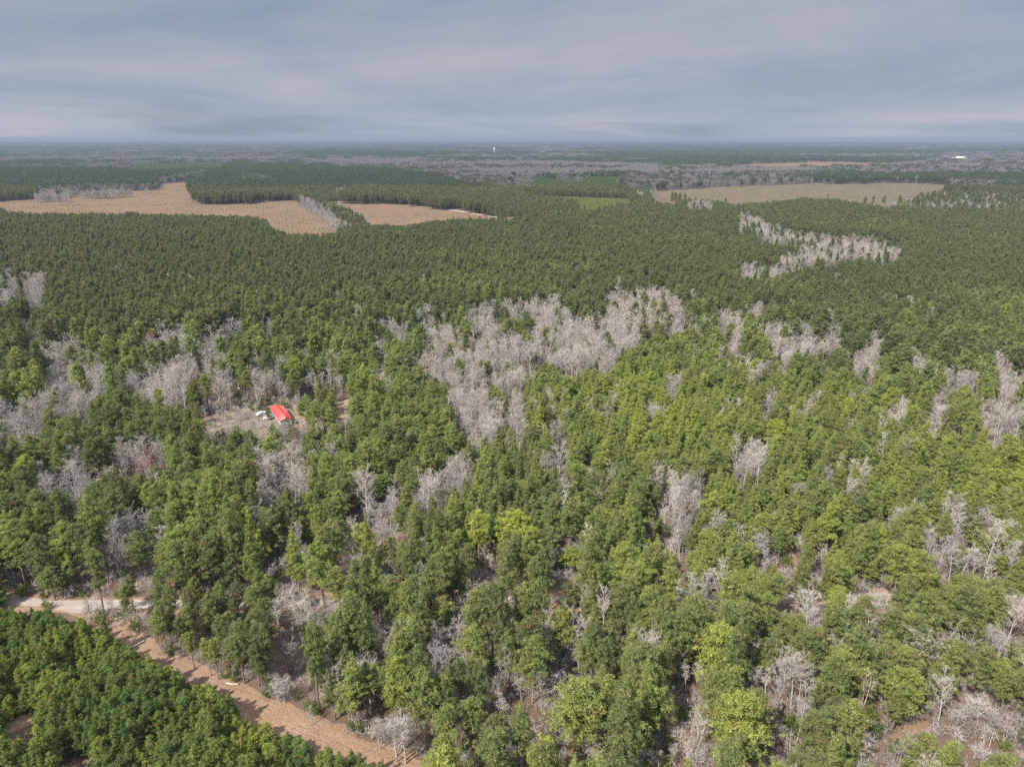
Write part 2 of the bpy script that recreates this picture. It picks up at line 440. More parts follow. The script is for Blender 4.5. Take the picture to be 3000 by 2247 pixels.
# ------------------------------------------------------------------ the plan of the place (traced from the photograph)
# what is open ground in the photograph
ROAD_T = np.array([(0, 1713), (23, 1736), (68, 1747), (127, 1757), (181, 1760), (294, 1758), (500, 1757), (900, 1757), (1450, 1748), (2100, 1741), (2600, 1737), (3200, 1735),
                   (3200, 1750), (2600, 1752), (2100, 1757), (1450, 1766), (900, 1780), (560, 1782), (384, 1783), (294, 1786), (226, 1797), (167, 1788), (136, 1776), (0, 1772)])
STRIP_L = V(11, [(-180, 60), (150, 260), (330, 370), (480, 440), (700, 500), (1000, 600), (1110, 690), (1290, 770), (1500, 880), (1580, 1000), (1700, 1030), (1860, 1080), (2087, 1170)]).tolist() + V(1, [(1700, 1250), (1900, 1310), (2110, 1385), (2230, 1450)]).tolist()
STRIP_R = V(11, [(40, -60), (330, 130), (440, 250), (560, 320), (780, 330), (950, 430), (1100, 525), (1300, 590), (1470, 655), (1560, 715), (1750, 805), (1900, 880), (2087, 925)]).tolist() + V(1, [(1700, 1110), (1960, 1250), (2230, 1335), (2420, 1430)]).tolist()
STRIP_T = np.array(STRIP_L + STRIP_R[::-1])
YARD_T = V(9, [(90, 640), (330, 610), (560, 560), (700, 540), (900, 540), (1090, 440), (1200, 470), (1330, 560), (1420, 500), (1500, 480), (1490, 760), (1400, 900), (1320, 780), (1130, 760), (1000, 820), (880, 880), (750, 800), (500, 830), (300, 870), (110, 740)])
POLE_T = V(9, [(600, 390), (800, 390), (900, 560), (640, 560)])
SAND_T = V(9, [(1820, 450), (2050, 370), (2110, 600), (2050, 690), (1900, 620)])
SAND2_T = V(9, [(1380, 520), (1510, 475), (1490, 700), (1430, 780), (1360, 640)])
RED_T = V(3, [(688, 255), (735, 265), (770, 410), (740, 450), (700, 400), (690, 330)])
SOIL_T = V(3, [(1440, 1400), (1530, 1320), (1620, 1400), (1590, 1480), (1420, 1480), (1360, 1450)])
SOIL2_T = V(2, [(1960, 1090), (2080, 1000), (2100, 1180), (2060, 1380), (1950, 1340), (1940, 1200)])
SOIL3_T = V(1, [(1430, 440), (1620, 400), (1660, 470), (1440, 475)])
NOTCH_T = V(1, [(0, 1150), (120, 1090), (230, 1090), (210, 1130), (60, 1190), (0, 1200)])
HOUSE_T = V(9, [(900, 430), (1200, 430), (1370, 640), (1360, 740), (1100, 740), (900, 620)])
LEFTCLEAR_T = np.array([(60, 958), (104, 955), (110, 1000), (95, 1030), (75, 1010)])
TRUCK_T = np.array([(1970, 1722), (2006, 1722), (2008, 1742), (1968, 1742)])
OPEN = [ROAD_T[:], TRUCK_T, STRIP_T, YARD_T, POLE_T, SAND_T, SAND2_T, RED_T, SOIL_T, SOIL2_T, SOIL3_T, NOTCH_T, LEFTCLEAR_T]
YOUNG_T = np.array([(-700, 1775), (0, 1775), (50, 1764), (92, 1764), (140, 1790), (185, 1790), (236, 1815), (238, 1850), (300, 1865), (330, 1850), (360, 1865), (345, 1905)] + STRIP_L[2:] + [(1215, 2330), (1100, 2700), (-700, 2700)])
TRI_T = np.array([(350, 1770), (560, 1785), (860, 1780), (880, 1830), (800, 1900), (830, 2010), (880, 2090), (640, 1990), (520, 1940), (420, 1905), (360, 1880)])
BARE = [
 V(4, [(0, 640), (60, 520), (130, 440), (240, 430), (290, 340), (260, 240), (130, 180), (130, 140), (250, 170), (400, 105), (560, 230), (710, 265), (740, 330), (620, 380), (520, 470), (430, 520), (330, 600), (240, 640)]),
 V(4, [(-80, 160), (0, 160), (40, 190), (50, 300), (30, 500), (0, 540), (-80, 540)]),
 V(4, [(740, 310), (850, 300), (990, 275), (1100, 225), (1110, 160), (1180, 80), (1380, 30), (1600, 40), (1600, 90), (1480, 45), (1300, 90), (1280, 180), (1360, 220), (1370, 330), (1340, 470), (1300, 480), (1240, 300), (1150, 300), (1100, 380), (1120, 440), (900, 430), (840, 350), (740, 350)]),
 V(4, [(820, 120), (900, 70), (1060, 50), (1110, 90), (1110, 150), (1090, 220), (1000, 210), (900, 215)]),
 V(4, [(1470, 250), (1560, 200), (1660, 260), (1690, 330), (1690, 440), (1530, 440), (1460, 330)]),
 V(4, [(700, 740), (880, 720), (960, 780), (940, 850), (700, 880), (600, 930), (540, 960), (480, 1010), (340, 990), (290, 1080), (220, 1010), (220, 900), (380, 880), (400, 820), (490, 790), (560, 860), (660, 860)]),
 V(4, [(1510, 830), (1580, 790), (1640, 850), (1700, 820), (1830, 860), (1830, 940), (1760, 1010), (1640, 950), (1590, 1070), (1500, 1080), (1500, 980)]),
 V(4, [(640, 1250), (760, 1160), (880, 1200), (880, 1300), (780, 1380), (660, 1360)]),
 V(4, [(2060, 980), (2212, 990), (2212, 1110), (2080, 1080)]), V(4, [(1910, 230), (1990, 190), (2000, 290), (1920, 320)]),
 V(5, [(500, 330), (620, 300), (700, 380), (760, 420), (830, 320), (900, 310), (960, 400), (1150, 360), (1130, 280), (1000, 290), (900, 240), (1000, 215), (1230, 190), (1330, 290), (1440, 340), (1540, 380), (1530, 480), (1600, 500), (1540, 620), (1480, 560), (1380, 590), (1250, 540), (1150, 480), (1060, 560), (1070, 660), (960, 720), (930, 620), (860, 600), (830, 680), (900, 760), (990, 860), (850, 960), (740, 940), (640, 800), (660, 640), (580, 640), (490, 660), (480, 560), (520, 470)]),
 V(5, [(1530, 150), (1620, 160), (1700, 150), (1880, 120), (1960, 170), (2040, 280), (2000, 340), (1880, 320), (1760, 360), (1740, 430), (1640, 460), (1590, 380), (1570, 250)]),
 V(5, [(730, 230), (900, 220), (900, 260), (740, 280)]), V(5, [(210, 430), (260, 420), (270, 560), (210, 600)]), V(5, [(1000, 780), (1060, 760), (1070, 880), (1040, 930), (1000, 910)]),
 V(5, [(1220, 940), (1330, 960), (1280, 1080)]), V(5, [(1190, 1130), (1330, 1090), (1320, 1160), (1210, 1160)]),
 V(5, [(640, 1130), (780, 1130), (720, 1240), (560, 1330), (480, 1380), (470, 1240), (560, 1180)]), V(5, [(50, 1290), (120, 1270), (250, 1330), (320, 1260), (340, 1330), (220, 1430), (60, 1390)]),
 V(5, [(1910, 1290), (1990, 1230), (2140, 1240), (2150, 1370), (2040, 1400), (1960, 1480), (1910, 1420)]), V(5, [(1860, 1180), (1920, 1200), (1900, 1290)]), V(5, [(210, 360), (280, 320), (400, 340), (330, 400)]),
 V(5, [(50, 250), (120, 240), (110, 280)]), V(5, [(430, 290), (520, 240), (510, 330)]),
 V(6, [(300, 760), (440, 740), (430, 830), (440, 900), (400, 970), (350, 940), (380, 860), (310, 820)]),
 V(6, [(570, 830), (640, 800), (700, 870), (780, 830), (850, 860), (1010, 890), (960, 940), (740, 960), (720, 1040), (660, 960), (600, 900)]),
 V(6, [(480, 680), (550, 710), (560, 750), (500, 730)]), V(6, [(810, 780), (860, 760), (850, 830)]), V(6, [(910, 760), (980, 760), (960, 810)]),
 V(6, [(440, 1000), (490, 1000), (480, 1050)]), V(6, [(500, 1070), (570, 1060), (540, 1150), (510, 1120)]), V(6, [(420, 1120), (470, 1110), (460, 1150)]), V(6, [(530, 1230), (600, 1180), (630, 1210), (580, 1290)]),
 V(6, [(1180, 850), (1240, 870), (1200, 1000), (1190, 1130), (1150, 1120), (1090, 1010)]), V(6, [(1270, 930), (1350, 970), (1320, 1000)]), V(6, [(1390, 980), (1510, 1010), (1490, 1050), (1400, 1040)]),
 V(6, [(1290, 1080), (1340, 1060), (1350, 1140), (1290, 1120)]), V(6, [(1610, 1010), (1680, 1000), (1660, 1070)]), V(6, [(1290, 1230), (1340, 1200), (1370, 1290), (1320, 1330)]),
 V(6, [(1490, 1240), (1540, 1220), (1540, 1300), (1500, 1310)]), V(6, [(1560, 1190), (1650, 1190), (1620, 1290), (1560, 1400), (1500, 1400)]), V(6, [(1740, 1160), (1800, 1140), (1800, 1220)]),
 V(6, [(1870, 1110), (1920, 1100), (2047, 1180), (2120, 1210), (1880, 1200)]), V(6, [(1790, 1280), (1870, 1260), (1850, 1390), (1800, 1350)]), V(6, [(1890, 1260), (2047, 1270), (2150, 1370), (1950, 1360)]),
 V(6, [(390, 1530), (480, 1460), (580, 1470), (580, 1590), (500, 1640), (350, 1640)]), V(6, [(1480, 1520), (1520, 1530), (1530, 1610), (1500, 1610)]), V(6, [(1220, 1490), (1250, 1490), (1240, 1560)]),
 V(6, [(0, 640), (60, 660), (110, 760), (0, 800)]), V(6, [(120, 630), (180, 620), (170, 680)]),
 V(8, [(990, 375), (1020, 370), (1060, 400), (1130, 430), (1200, 455), (1260, 460), (1300, 470), (1430, 485), (1480, 490), (1560, 480), (1620, 500), (1670, 550), (1590, 590), (1470, 560), (1360, 590), (1250, 600), (1180, 620), (1120, 650), (1060, 650), (980, 640), (1010, 600), (1060, 605), (1140, 605), (1160, 570), (1240, 560), (1240, 510), (1170, 505), (1080, 495), (1060, 460), (990, 460)]),
 V(7, [(1290, 300), (1345, 310), (1425, 365), (1500, 420), (1545, 447), (1470, 430), (1400, 390), (1340, 340)]),
 V(8, [(1650, 316), (1740, 292), (1850, 270), (2000, 268), (2300, 285), (2300, 345), (2050, 343), (1900, 338), (1700, 338)]), V(8, [(760, 330), (800, 320), (860, 330), (860, 345), (770, 345)]),
 V(4, [(560, 225), (740, 305), (900, 425), (1110, 450), (1130, 500), (880, 455), (700, 350), (600, 300)]),
 V(6, [(1650, 1040), (1750, 1060), (1800, 1140), (1740, 1160), (1640, 1100)]), V(6, [(1400, 1090), (1480, 1090), (1470, 1140)]), V(6, [(1560, 1100), (1620, 1110), (1610, 1180)]), V(6, [(1900, 1000), (2047, 1060), (2120, 1120), (1900, 1090)]), V(6, [(1050, 1010), (1100, 1030), (1090, 1080)]), V(6, [(1640, 1400), (1680, 1410), (1660, 1450)]),
 np.array([(0, 820), (45, 818), (60, 870), (20, 900), (0, 905)]), np.array([(60, 830), (130, 825), (140, 900), (90, 905)]),
]
def grow(p):
    c = p.mean(0); r = np.sqrt(np.abs(np.dot(p[:, 0] - c[0], np.roll(p[:, 1], 1)) - np.dot(p[:, 1] - c[1], np.roll(p[:, 0], 1))) / 2 + 1)
    return c + (p - c) * (1.05 + 0.5 * math.exp(-float(np.ptp(p, axis=0).mean()) / 35))
BARE = [grow(p) for p in BARE]
# fields and woods of the middle distance: far edges are read at the ground, near edges over the tree tops
FIELD_A = V(7, [(-300, 330), (0, 310), (290, 295), (500, 275), (690, 262), (690, 235), (820, 225), (830, 300), (870, 325), (1000, 322), (1270, 307), (1330, 350), (1470, 440), (1400, 455), (1250, 455), (1190, 440), (1150, 390), (1060, 375), (900, 370), (750, 370), (600, 365), (400, 365), (200, 362), (60, 356), (0, 345), (-300, 350)])
FIELD_B = V(7, [(1390, 305), (1480, 315), (1700, 325), (1800, 330), (1900, 345), (1940, 345), (2010, 355), (2110, 375), (2240, 380), (2300, 392), (2130, 388), (2000, 388), (1900, 397), (1760, 415), (1600, 415), (1560, 370), (1480, 335)])
FIELD_C = V(8, [(590, 270), (700, 262), (900, 248), (1300, 235), (1800, 232), (1890, 245), (1850, 262), (1740, 286), (1650, 312), (1640, 340), (1600, 335), (1400, 300), (1250, 300), (1100, 315), (960, 325), (820, 300), (740, 300), (700, 330), (600, 310)])
FIELD_D = V(8, [(880, 155), (1180, 145), (1350, 140), (1760, 150), (1400, 155), (1180, 160)])
FIELDS = [FIELD_A, FIELD_B, FIELD_C, FIELD_D]
HEDGE = V(7, [(1290, 300), (1380, 308), (1500, 350), (1590, 408), (1545, 447), (1470, 430), (1400, 390), (1340, 340)])
FAR_PINE = [V(7, [(820, 225), (830, 300), (870, 325), (1270, 305), (1390, 300), (1700, 322), (1900, 340), (2212, 378), (2440, 370), (2500, 340), (2400, 300), (2212, 280), (2000, 240), (1800, 190), (1500, 150), (1350, 150), (1000, 150), (900, 190)]),
            V(7, [(300, 225), (560, 180), (880, 170), (820, 215), (680, 215), (330, 232)])]
FAR_YOUNG = [V(8, [(0, 195), (330, 220), (230, 275), (0, 265)]), V(8, [(330, 200), (470, 200), (480, 285), (240, 280)]), V(8, [(0, 285), (190, 290), (500, 300), (560, 350), (300, 385), (280, 345)]), V(7, [(560, 150), (980, 135), (980, 170), (560, 185)])]
FAR_BARE = [V(7, [(1450, 250), (1640, 250), (1640, 288), (1450, 288)]), V(7, [(1040, 200), (1160, 200), (1160, 226), (1040, 222)]), V(7, [(680, 215), (880, 180), (890, 218), (690, 226)]), V(7, [(1910, 190), (2300, 200), (2300, 270), (1950, 228)]),
            V(8, [(440, 210), (560, 190), (900, 172), (1300, 165), (1300, 232), (900, 247), (700, 262), (590, 275), (560, 300), (500, 260)]), V(8, [(200, 190), (320, 195), (310, 222), (200, 218)]), V(8, [(1890, 220), (2100, 230), (2100, 258), (1890, 250)]),
            V(7, [(0, 85), (700, 95), (1300, 100), (1330, 130), (700, 135), (0, 135)]), V(7, [(1400, 110), (2212, 140), (2212, 195), (1430, 165)]), V(8, [(0, 135), (640, 150), (640, 190), (0, 190)]), V(7, [(160, 255), (700, 240), (690, 265), (290, 297), (150, 300)])]

# ------------------------------------------------------------------ ground, road, fields
def ring_ground():
    g = Geo()
    rs = np.concatenate([[0], np.geomspace(20, 66000, 46)])
    ns = 96
    th = np.arange(ns) * 2 * math.pi / ns
    v = [np.array([[0, 0, 0]])]
    for r in rs[1:]:
        v.append(np.stack([r * np.cos(th), r * np.sin(th), np.zeros(ns)], 1))
    v = np.concatenate(v)
    k = np.arange(ns); k2 = (k + 1) % ns
    tri = np.stack([np.zeros(ns, int), 1 + k, 1 + k2], 1)
    quads = []
    for i in range(len(rs) - 2):
        a = 1 + i * ns; b = a + ns
        quads.append(np.stack([a + k, b + k, b + k2, a + k2], 1))
    g.v.append(v); g.sh.append(np.zeros(len(v))); g.n = len(v)
    g.f += [tri] + quads; g.mi += [np.zeros(len(f), int) for f in g.f]
    return g
o = obj('ground', ring_ground().mesh('ground', [M['floor']])); tag(o, kind='structure')

def far_mat():
    m, N, L = mat_new('far_woodland_canopy')
    g = N.new('ShaderNodeNewGeometry').outputs['Position']
    a = noise(N, L, g, 0.0006, 6, 0.62, 0.6)
    c = ramp(N, L, a, [(0.40, (0.055, 0.075, 0.045)), (0.52, (0.085, 0.10, 0.06)), (0.60, (0.19, 0.165, 0.15)), (0.75, (0.24, 0.205, 0.18))])
    d = N.new('ShaderNodeBsdfDiffuse'); L.new(c, d.inputs[0])
    q = N.new('ShaderNodeOutputMaterial'); L.new(d.outputs[0], q.inputs[0])
    return m
g = Geo()
th = np.linspace(0, 2 * math.pi, 97)[:-1]; k = np.arange(96); k2 = (k + 1) % 96
rr = [15000, 22000, 32000, 46000, 64000]
vv = np.concatenate([np.stack([r * np.cos(th), r * np.sin(th), np.full(96, 0.5 if i == 0 else 11.0)], 1) for i, r in enumerate(rr)])
g.v.append(vv); g.sh.append(np.zeros(len(vv))); g.n = len(vv)
for i in range(len(rr) - 1):
    g.f.append(np.stack([i * 96 + k, (i + 1) * 96 + k, (i + 1) * 96 + k2, i * 96 + k2], 1)); g.mi.append(np.zeros(96, int))
o = obj('far_woodland', g.mesh('far_woodland', [far_mat()])); tag(o, 'hazy far woodland reaching to the horizon', 'woodland', kind='stuff')

from mathutils.geometry import tessellate_polygon
def sheet(name, poly_t, z, mat, step=3.0, wob=0.6, kind='structure', label=None, cat=None):
    """a patch of ground with an uneven outline"""
    w = np.array([ground_at(a, b)[:2] for a, b in poly_t])
    pts = []
    for i in range(len(w)):
        a, b = w[i], w[(i + 1) % len(w)]
        n = max(1, min(60, int(np.linalg.norm(b - a) / step)))
        for t in range(n):
            p = a + (b - a) * t / n
            pts.append(p)
    pts = np.array(pts)
    pts = pts + wob * np.stack([fnoise(pts[:, 0] / (step * 1.5), pts[:, 1] / (step * 1.5), 5) - 0.5, fnoise(pts[:, 0] / (step * 1.5), pts[:, 1] / (step * 1.5), 9) - 0.5], 1) * 2
    v3 = [Vector((p[0], p[1], z)) for p in pts]
    tri = np.array(tessellate_polygon([v3]))
    V3 = np.array(v3)
    e1 = V3[tri[:, 1]] - V3[tri[:, 0]]; e2 = V3[tri[:, 2]] - V3[tri[:, 0]]
    flip = (e1[:, 0] * e2[:, 1] - e1[:, 1] * e2[:, 0]) < 0
    tri[flip] = tri[flip][:, ::-1]
    g = Geo(); g.add(V3, tri, 0.5)
    o = obj(name, g.mesh(name, [mat])); tag(o, label, cat, kind=kind)
    return o

def rut_mat(name, a, b, rut, green, ang):
    m, N, L = mat_new(name)
    g = N.new('ShaderNodeNewGeometry').outputs['Position']
    c = ramp(N, L, noise(N, L, g, 0.16, 5, 0.65, 0.6), [(0.3, a), (0.7, b)])
    mp = N.new('ShaderNodeMapping'); mp.vector_type = 'TEXTURE'; mp.inputs['Rotation'].default_value = (0, 0, ang); mp.inputs['Scale'].default_value = (14.0, 0.75, 1); L.new(g, mp.inputs[0])
    r = noise(N, L, mp.outputs[0], 1.0, 4, 0.6, 0.2)
    c = mixc(N, L, ramp(N, L, r, [(0.50, (0, 0, 0)), (0.64, (0.8,) * 3)]), c, rut)
    c = mixc(N, L, ramp(N, L, noise(N, L, g, 0.55, 4, 0.7, 0.8), [(0.58, (0, 0, 0)), (0.68, (0.7,) * 3)]), c, green)
    f = noise(N, L, g, 2.3, 4, 0.75)
    c = mixc(N, L, 1.0, c, ramp(N, L, f, [(0.3, (0.62,) * 3), (0.7, (1.3,) * 3)]), 'MULTIPLY')
    d = N.new('ShaderNodeBsdfDiffuse'); L.new(c, d.inputs[0])
    bu = N.new('ShaderNodeBump'); bu.inputs['Strength'].default_value = 0.8; bu.inputs['Distance'].default_value = 0.35
    L.new(f, bu.inputs['Height']); L.new(bu.outputs[0], d.inputs['Normal'])
    q = N.new('ShaderNodeOutputMaterial'); L.new(d.outputs[0], q.inputs[0])
    return m
_a, _b = ground_at(520, 1960), ground_at(1050, 2180)
M['strip_ruts'] = rut_mat('cleared_strip_ruts', (0.198, 0.122, 0.080), (0.235, 0.157, 0.109), (0.160, 0.103, 0.072), (0.140, 0.116, 0.062), math.atan2(_b[1] - _a[1], _b[0] - _a[0]))
def road_mat():
    m, N, L = mat_new('pale_dirt_road')
    g = N.new('ShaderNodeNewGeometry').outputs['Position']
    c = ramp(N, L, noise(N, L, g, 0.12, 5, 0.6, 0.5), [(0.3, (0.219, 0.179, 0.149)), (0.55, (0.261, 0.228, 0.200)), (0.75, (0.292, 0.261, 0.234))])
    mp = N.new('ShaderNodeMapping'); mp.inputs['Scale'].default_value = (0.05, 0.9, 1); L.new(g, mp.inputs[0])
    r = noise(N, L, mp.outputs[0], 1.0, 4, 0.6, 0.3)
    c = mixc(N, L, ramp(N, L, r, [(0.45, (0, 0, 0)), (0.7, (0.6,) * 3)]), c, (0.19, 0.145, 0.112))
    f = noise(N, L, g, 2.5, 3, 0.7)
    c = mixc(N, L, 1.0, c, ramp(N, L, f, [(0.3, (0.88,) * 3), (0.7, (1.1,) * 3)]), 'MULTIPLY')
    b = N.new('ShaderNodeBsdfDiffuse'); L.new(c, b.inputs[0])
    q = N.new('ShaderNodeOutputMaterial'); L.new(b.outputs[0], q.inputs[0])
    return m
M['road'] = road_mat()
verge = np.array([(-300, 1640), (0, 1680), (23, 1700), (60, 1718), (110, 1735), (190, 1745), (294, 1750), (420, 1748), (700, 1738), (900, 1736), (1450, 1728), (2100, 1724), (3200, 1718), (3200, 1764), (2100, 1772), (1450, 1780), (900, 1796), (600, 1800), (420, 1800), (360, 1850), (300, 1870), (236, 1860), (240, 1812), (190, 1795), (-300, 1795)])
sheet('road_verge', verge, 0.04, M['strip'], 2.0, 0.8)
road_poly = np.concatenate([[(-420, 1640), (-150, 1668)], ROAD_T, [(-420, 1772)]])
sheet('dirt_road', road_poly, 0.09, M['road'], 2.0, 0.35)
sheet('cleared_strip', np.array([(x - 55, y + 42) for x, y in STRIP_L] + [(x + 14, y - 8) for x, y in STRIP_R[::-1]]), 0.06, M['strip_ruts'], 1.5, 1.6)
sheet('yard', YARD_T, 0.05, M['yard'], 3, 1.0)
sheet('yard', POLE_T, 0.07, M['yard'], 3, 1.0)
sheet('sandy_clearing', SAND_T, 0.09, M['sand'], 3, 1.0)
sheet('driveway', SAND2_T, 0.11, M['sand'], 3, 0.8)
sheet('firebreak', RED_T, 0.05, M['redsoil'], 2, 0.4)
sheet('bare_soil', SOIL_T, 0.05, M['redsoil'], 1.0, 2.2)
sheet('bare_soil', SOIL2_T, 0.05, M['redsoil'], 1.0, 2.2)
sheet('bare_soil', SOIL3_T, 0.13, M['redsoil'], 2, 0.8)
sheet('bare_soil', NOTCH_T, 0.05, M['strip'], 2, 0.8)
sheet('sandy_clearing', np.array([(20, 935), (120, 935), (125, 1010), (90, 1040), (30, 1000)]), 0.1, M['yard'], 5, 2.0)
# fields reach in under the near tree tops, so their near edges are carried forward
FA = np.concatenate([FIELD_A[:13], np.array([(1010, 740), (800, 760), (400, 690), (-200, 650)])])
sheet('field', FA, 0.25, M['field'], 14, 4)
FB = np.concatenate([FIELD_B[:9], np.array([(1580, 660), (1400, 700), (1100, 760)]), FIELD_B[-2:]])
sheet('field', FB, 0.3, M['field'], 14, 4)
FC = np.concatenate([FIELD_C[:9], np.array([(2620, 625), (2300, 625), (2130, 625), (1990, 600)])])
sheet('field', FC, 0.25, M['field_grey'], 14, 4)
sheet('field', FIELD_D, 0.3, M['field'], 30, 8)
FAR_FIELDS = []
fr = np.random.default_rng(77)
for k in range(34):
    y = float(np.exp(fr.uniform(math.log(2900), math.log(11000)))); x = fr.uniform(-0.78, 0.78) * y
    FAR_FIELDS.append((x, y, fr.uniform(140, 420), fr.uniform(90, 240), fr.uniform(-0.5, 0.5)))
for k, (x, y, a, b, r) in enumerate(FAR_FIELDS):
    ca, sa = math.cos(r), math.sin(r); g = Geo(); n_ = 26; t = np.linspace(0, 2 * math.pi, n_ + 1)[:-1]
    rad = 1 / np.maximum(np.abs(np.cos(t)), np.abs(np.sin(t))) ** 0.8 * (1 + 0.12 * np.sin(3 * t + k) + 0.07 * np.sin(7 * t + 2 * k))
    px, py = a / 2 * rad * np.cos(t), b / 2 * rad * np.sin(t)
    v = np.c_[x + px * ca - py * sa, y + px * sa + py * ca, np.full(n_, 0.6 + 0.02 * k)]
    g.add(np.concatenate([v, [[x, y, 0.6 + 0.02 * k]]]), np.stack([np.arange(n_), (np.arange(n_) + 1) % n_, np.full(n_, n_)], 1), 0.5)
    tag(obj('field', g.mesh('field', [M['field_grey'] if k % 3 else M['field']])), kind='structure')
def ribbon(name, pts_t, width, z, mat):
    w = np.array([ground_at(a, b)[:2] for a, b in pts_t]); d = unit(np.gradient(w, axis=0)); nrm = np.stack([-d[:, 1], d[:, 0]], 1)
    n = len(w); g = Geo()
    v = np.concatenate([np.c_[w - nrm * width / 2, np.full(n, z)], np.c_[w + nrm * width / 2, np.full(n, z)]])
    i = np.arange(n - 1)
    g.add(v, np.stack([i, i + 1, n + i + 1, n + i], 1), 0.5)
    return tag(obj(name, g.mesh(name, [mat])), kind='structure')
TRACKS = [V(7, [(1925, 342), (1945, 348), (2010, 358), (2110, 376), (2212, 384), (2420, 388)]), V(7, [(1322, 188), (1345, 150), (1352, 138)]), V(8, [(550, 360), (565, 345), (575, 330), (560, 318), (480, 300), (420, 296)]),
          V(8, [(1600, 358), (1800, 352), (2130, 357), (2300, 362)]), V(7, [(1390, 305), (1500, 316), (1700, 326), (1900, 343)]), V(8, [(200, 290), (330, 292), (430, 296)]), V(8, [(215, 275), (250, 250), (330, 222)])]
for i, p in enumerate(TRACKS):
    ribbon('dirt_track', p, [9, 9, 9, 10, 6, 8, 8][i], 0.45 + 0.03 * i, M['road'] if i in (0, 1, 2, 6) else M['sand'])

# ------------------------------------------------------------------ tree kinds
PROTO = {}
def proto(kind, geo_pairs, mats):
    """one joined mesh per variant for the mass of the woods, separate trunk and crown for single trees"""
    col = bpy.data.collections.new('prototypes_' + kind)
    lst = []
    for i, (T, C) in enumerate(geo_pairs):
        J = Geo(); J.merge(T, 0); J.merge(C, 1)
        o = bpy.data.objects.new('%s_prototype_%02d' % (kind, i), J.mesh(kind, mats)); col.objects.link(o)
        lst.append((T.mesh('trunk', [mats[0]]), C.mesh('crown', [mats[1]])))
    PROTO[kind] = (col, lst)
R = np.random.default_rng(5)
H0 = 18.0
hi = [pine(R, H0, R.uniform(5.0, 7.5), R.uniform(2.5, 3.0), 350, 20, 0.46, 0.6, 'round') for _ in range(4)]
hi += [pine(R, H0, R.uniform(7.0, 9.0), R.uniform(2.2, 2.7), 250, 20, 0.45, 0.6, 'round', bare_sticks=16) for _ in range(2)]
hi += [pine(R, H0, R.uniform(4, 6), R.uniform(2.4, 2.9), 330, 20, 0.45, 0.6, 'cone') for _ in range(2)]
hi += [pine(R, H0, 6.0, 3.9, 560, 20, 0.52, 0.6, 'round')]
NHI = len(hi)
mid = [pine(R, H0, R.uniform(6.0, 8.5), R.uniform(2.5, 3.0), 110, 10, 0.70, 0.9, 'round', limbs=False, bare_sticks=0, dead=0.004) for _ in range(4)]
mid += [pine(R, H0, R.uniform(5, 7), R.uniform(2.4, 2.8), 95, 10, 0.70, 0.9, 'cone', limbs=False, bare_sticks=0, dead=0.004) for _ in range(2)]
proto('pine', hi + mid, [M['pine_bark'], M['needles']])
yh = [pine(R, 7.0, 0.4, R.uniform(1.35, 1.75), 260, 17, 0.30, 0.74, 'cone', bare_sticks=0) for _ in range(4)] + [pine(R, 7.0, 0.3, R.uniform(1.4, 1.8), 280, 17, 0.31, 0.74, 'round', bare_sticks=0) for _ in range(1)]
proto('young_pine', yh, [M['pine_bark'], M['young']])
bh = [bare_tree(R, 14, R.uniform(4.2, 5.2), R.uniform(0.3, 0.42), 18, 8, 10, 0.036, sub_r=0.028) for _ in range(3)]
bh += [bare_tree(R, 14, R.uniform(2.6, 3.2), R.uniform(0.4, 0.5), 16, 7, 9, 0.036, sub_r=0.028) for _ in range(2)]
bh += [bare_tree(R, 12, 3.6, 0.35, 21, 8, 9, 0.036, stems=3, sub_r=0.028) for _ in range(2)]
NBH = len(bh)
bm_ = [bare_tree(R, 14, R.uniform(4.0, 5.0), 0.28, 15, 7, 16, 0.06, sub_r=0.045) for _ in range(3)]
bm_ += [bare_tree(R, 14, 2.8, 0.42, 13, 7, 13, 0.06, sub_r=0.045) for _ in range(1)]
proto('bare_tree', bh + bm_, [M['grey_bark'], M['grey_bark']])
def brush(rng, green):
    T, C = Geo(), Geo()
    n = 9
    a = rng.random(n) * 6.3; p0 = rng.normal(scale=0.35, size=(n, 3)) * [1, 1, 0]
    p1 = p0 + np.stack([np.cos(a) * 0.7, np.sin(a) * 0.7, rng.uniform(1.3, 2.6, n)], 1)
    blades(T, p0, p1, 0.06, 0.6, rng=rng)
    if green:
        c = np.concatenate([p0 + (p1 - p0) * t + rng.normal(scale=0.2, size=p0.shape) for t in (0.45, 0.7, 0.95)])
        tufts(C, c, 0.4, 9, 0.7, np.clip(rng.normal(0.5, 0.15, len(c)), 0, 0.94), rng=rng)
    else:
        q0 = np.repeat(p0 + (p1 - p0) * 0.5, 9, 0) + rng.normal(scale=0.12, size=(n * 9, 3))
        blades(C, q0, q0 + unit(rng.normal(size=q0.shape) + [0, 0, 0.8]) * rng.uniform(0.4, 1.1, (n * 9, 1)), 0.035, rng.uniform(0.2, 0.9, n * 9), rng=rng)
    return T, C
proto('shrub', [brush(R, True) for _ in range(3)], [M['grey_bark'], M['shrub']])
proto('brush', [brush(R, False) for _ in range(3)], [M['grey_bark'], M['grey_bark']])

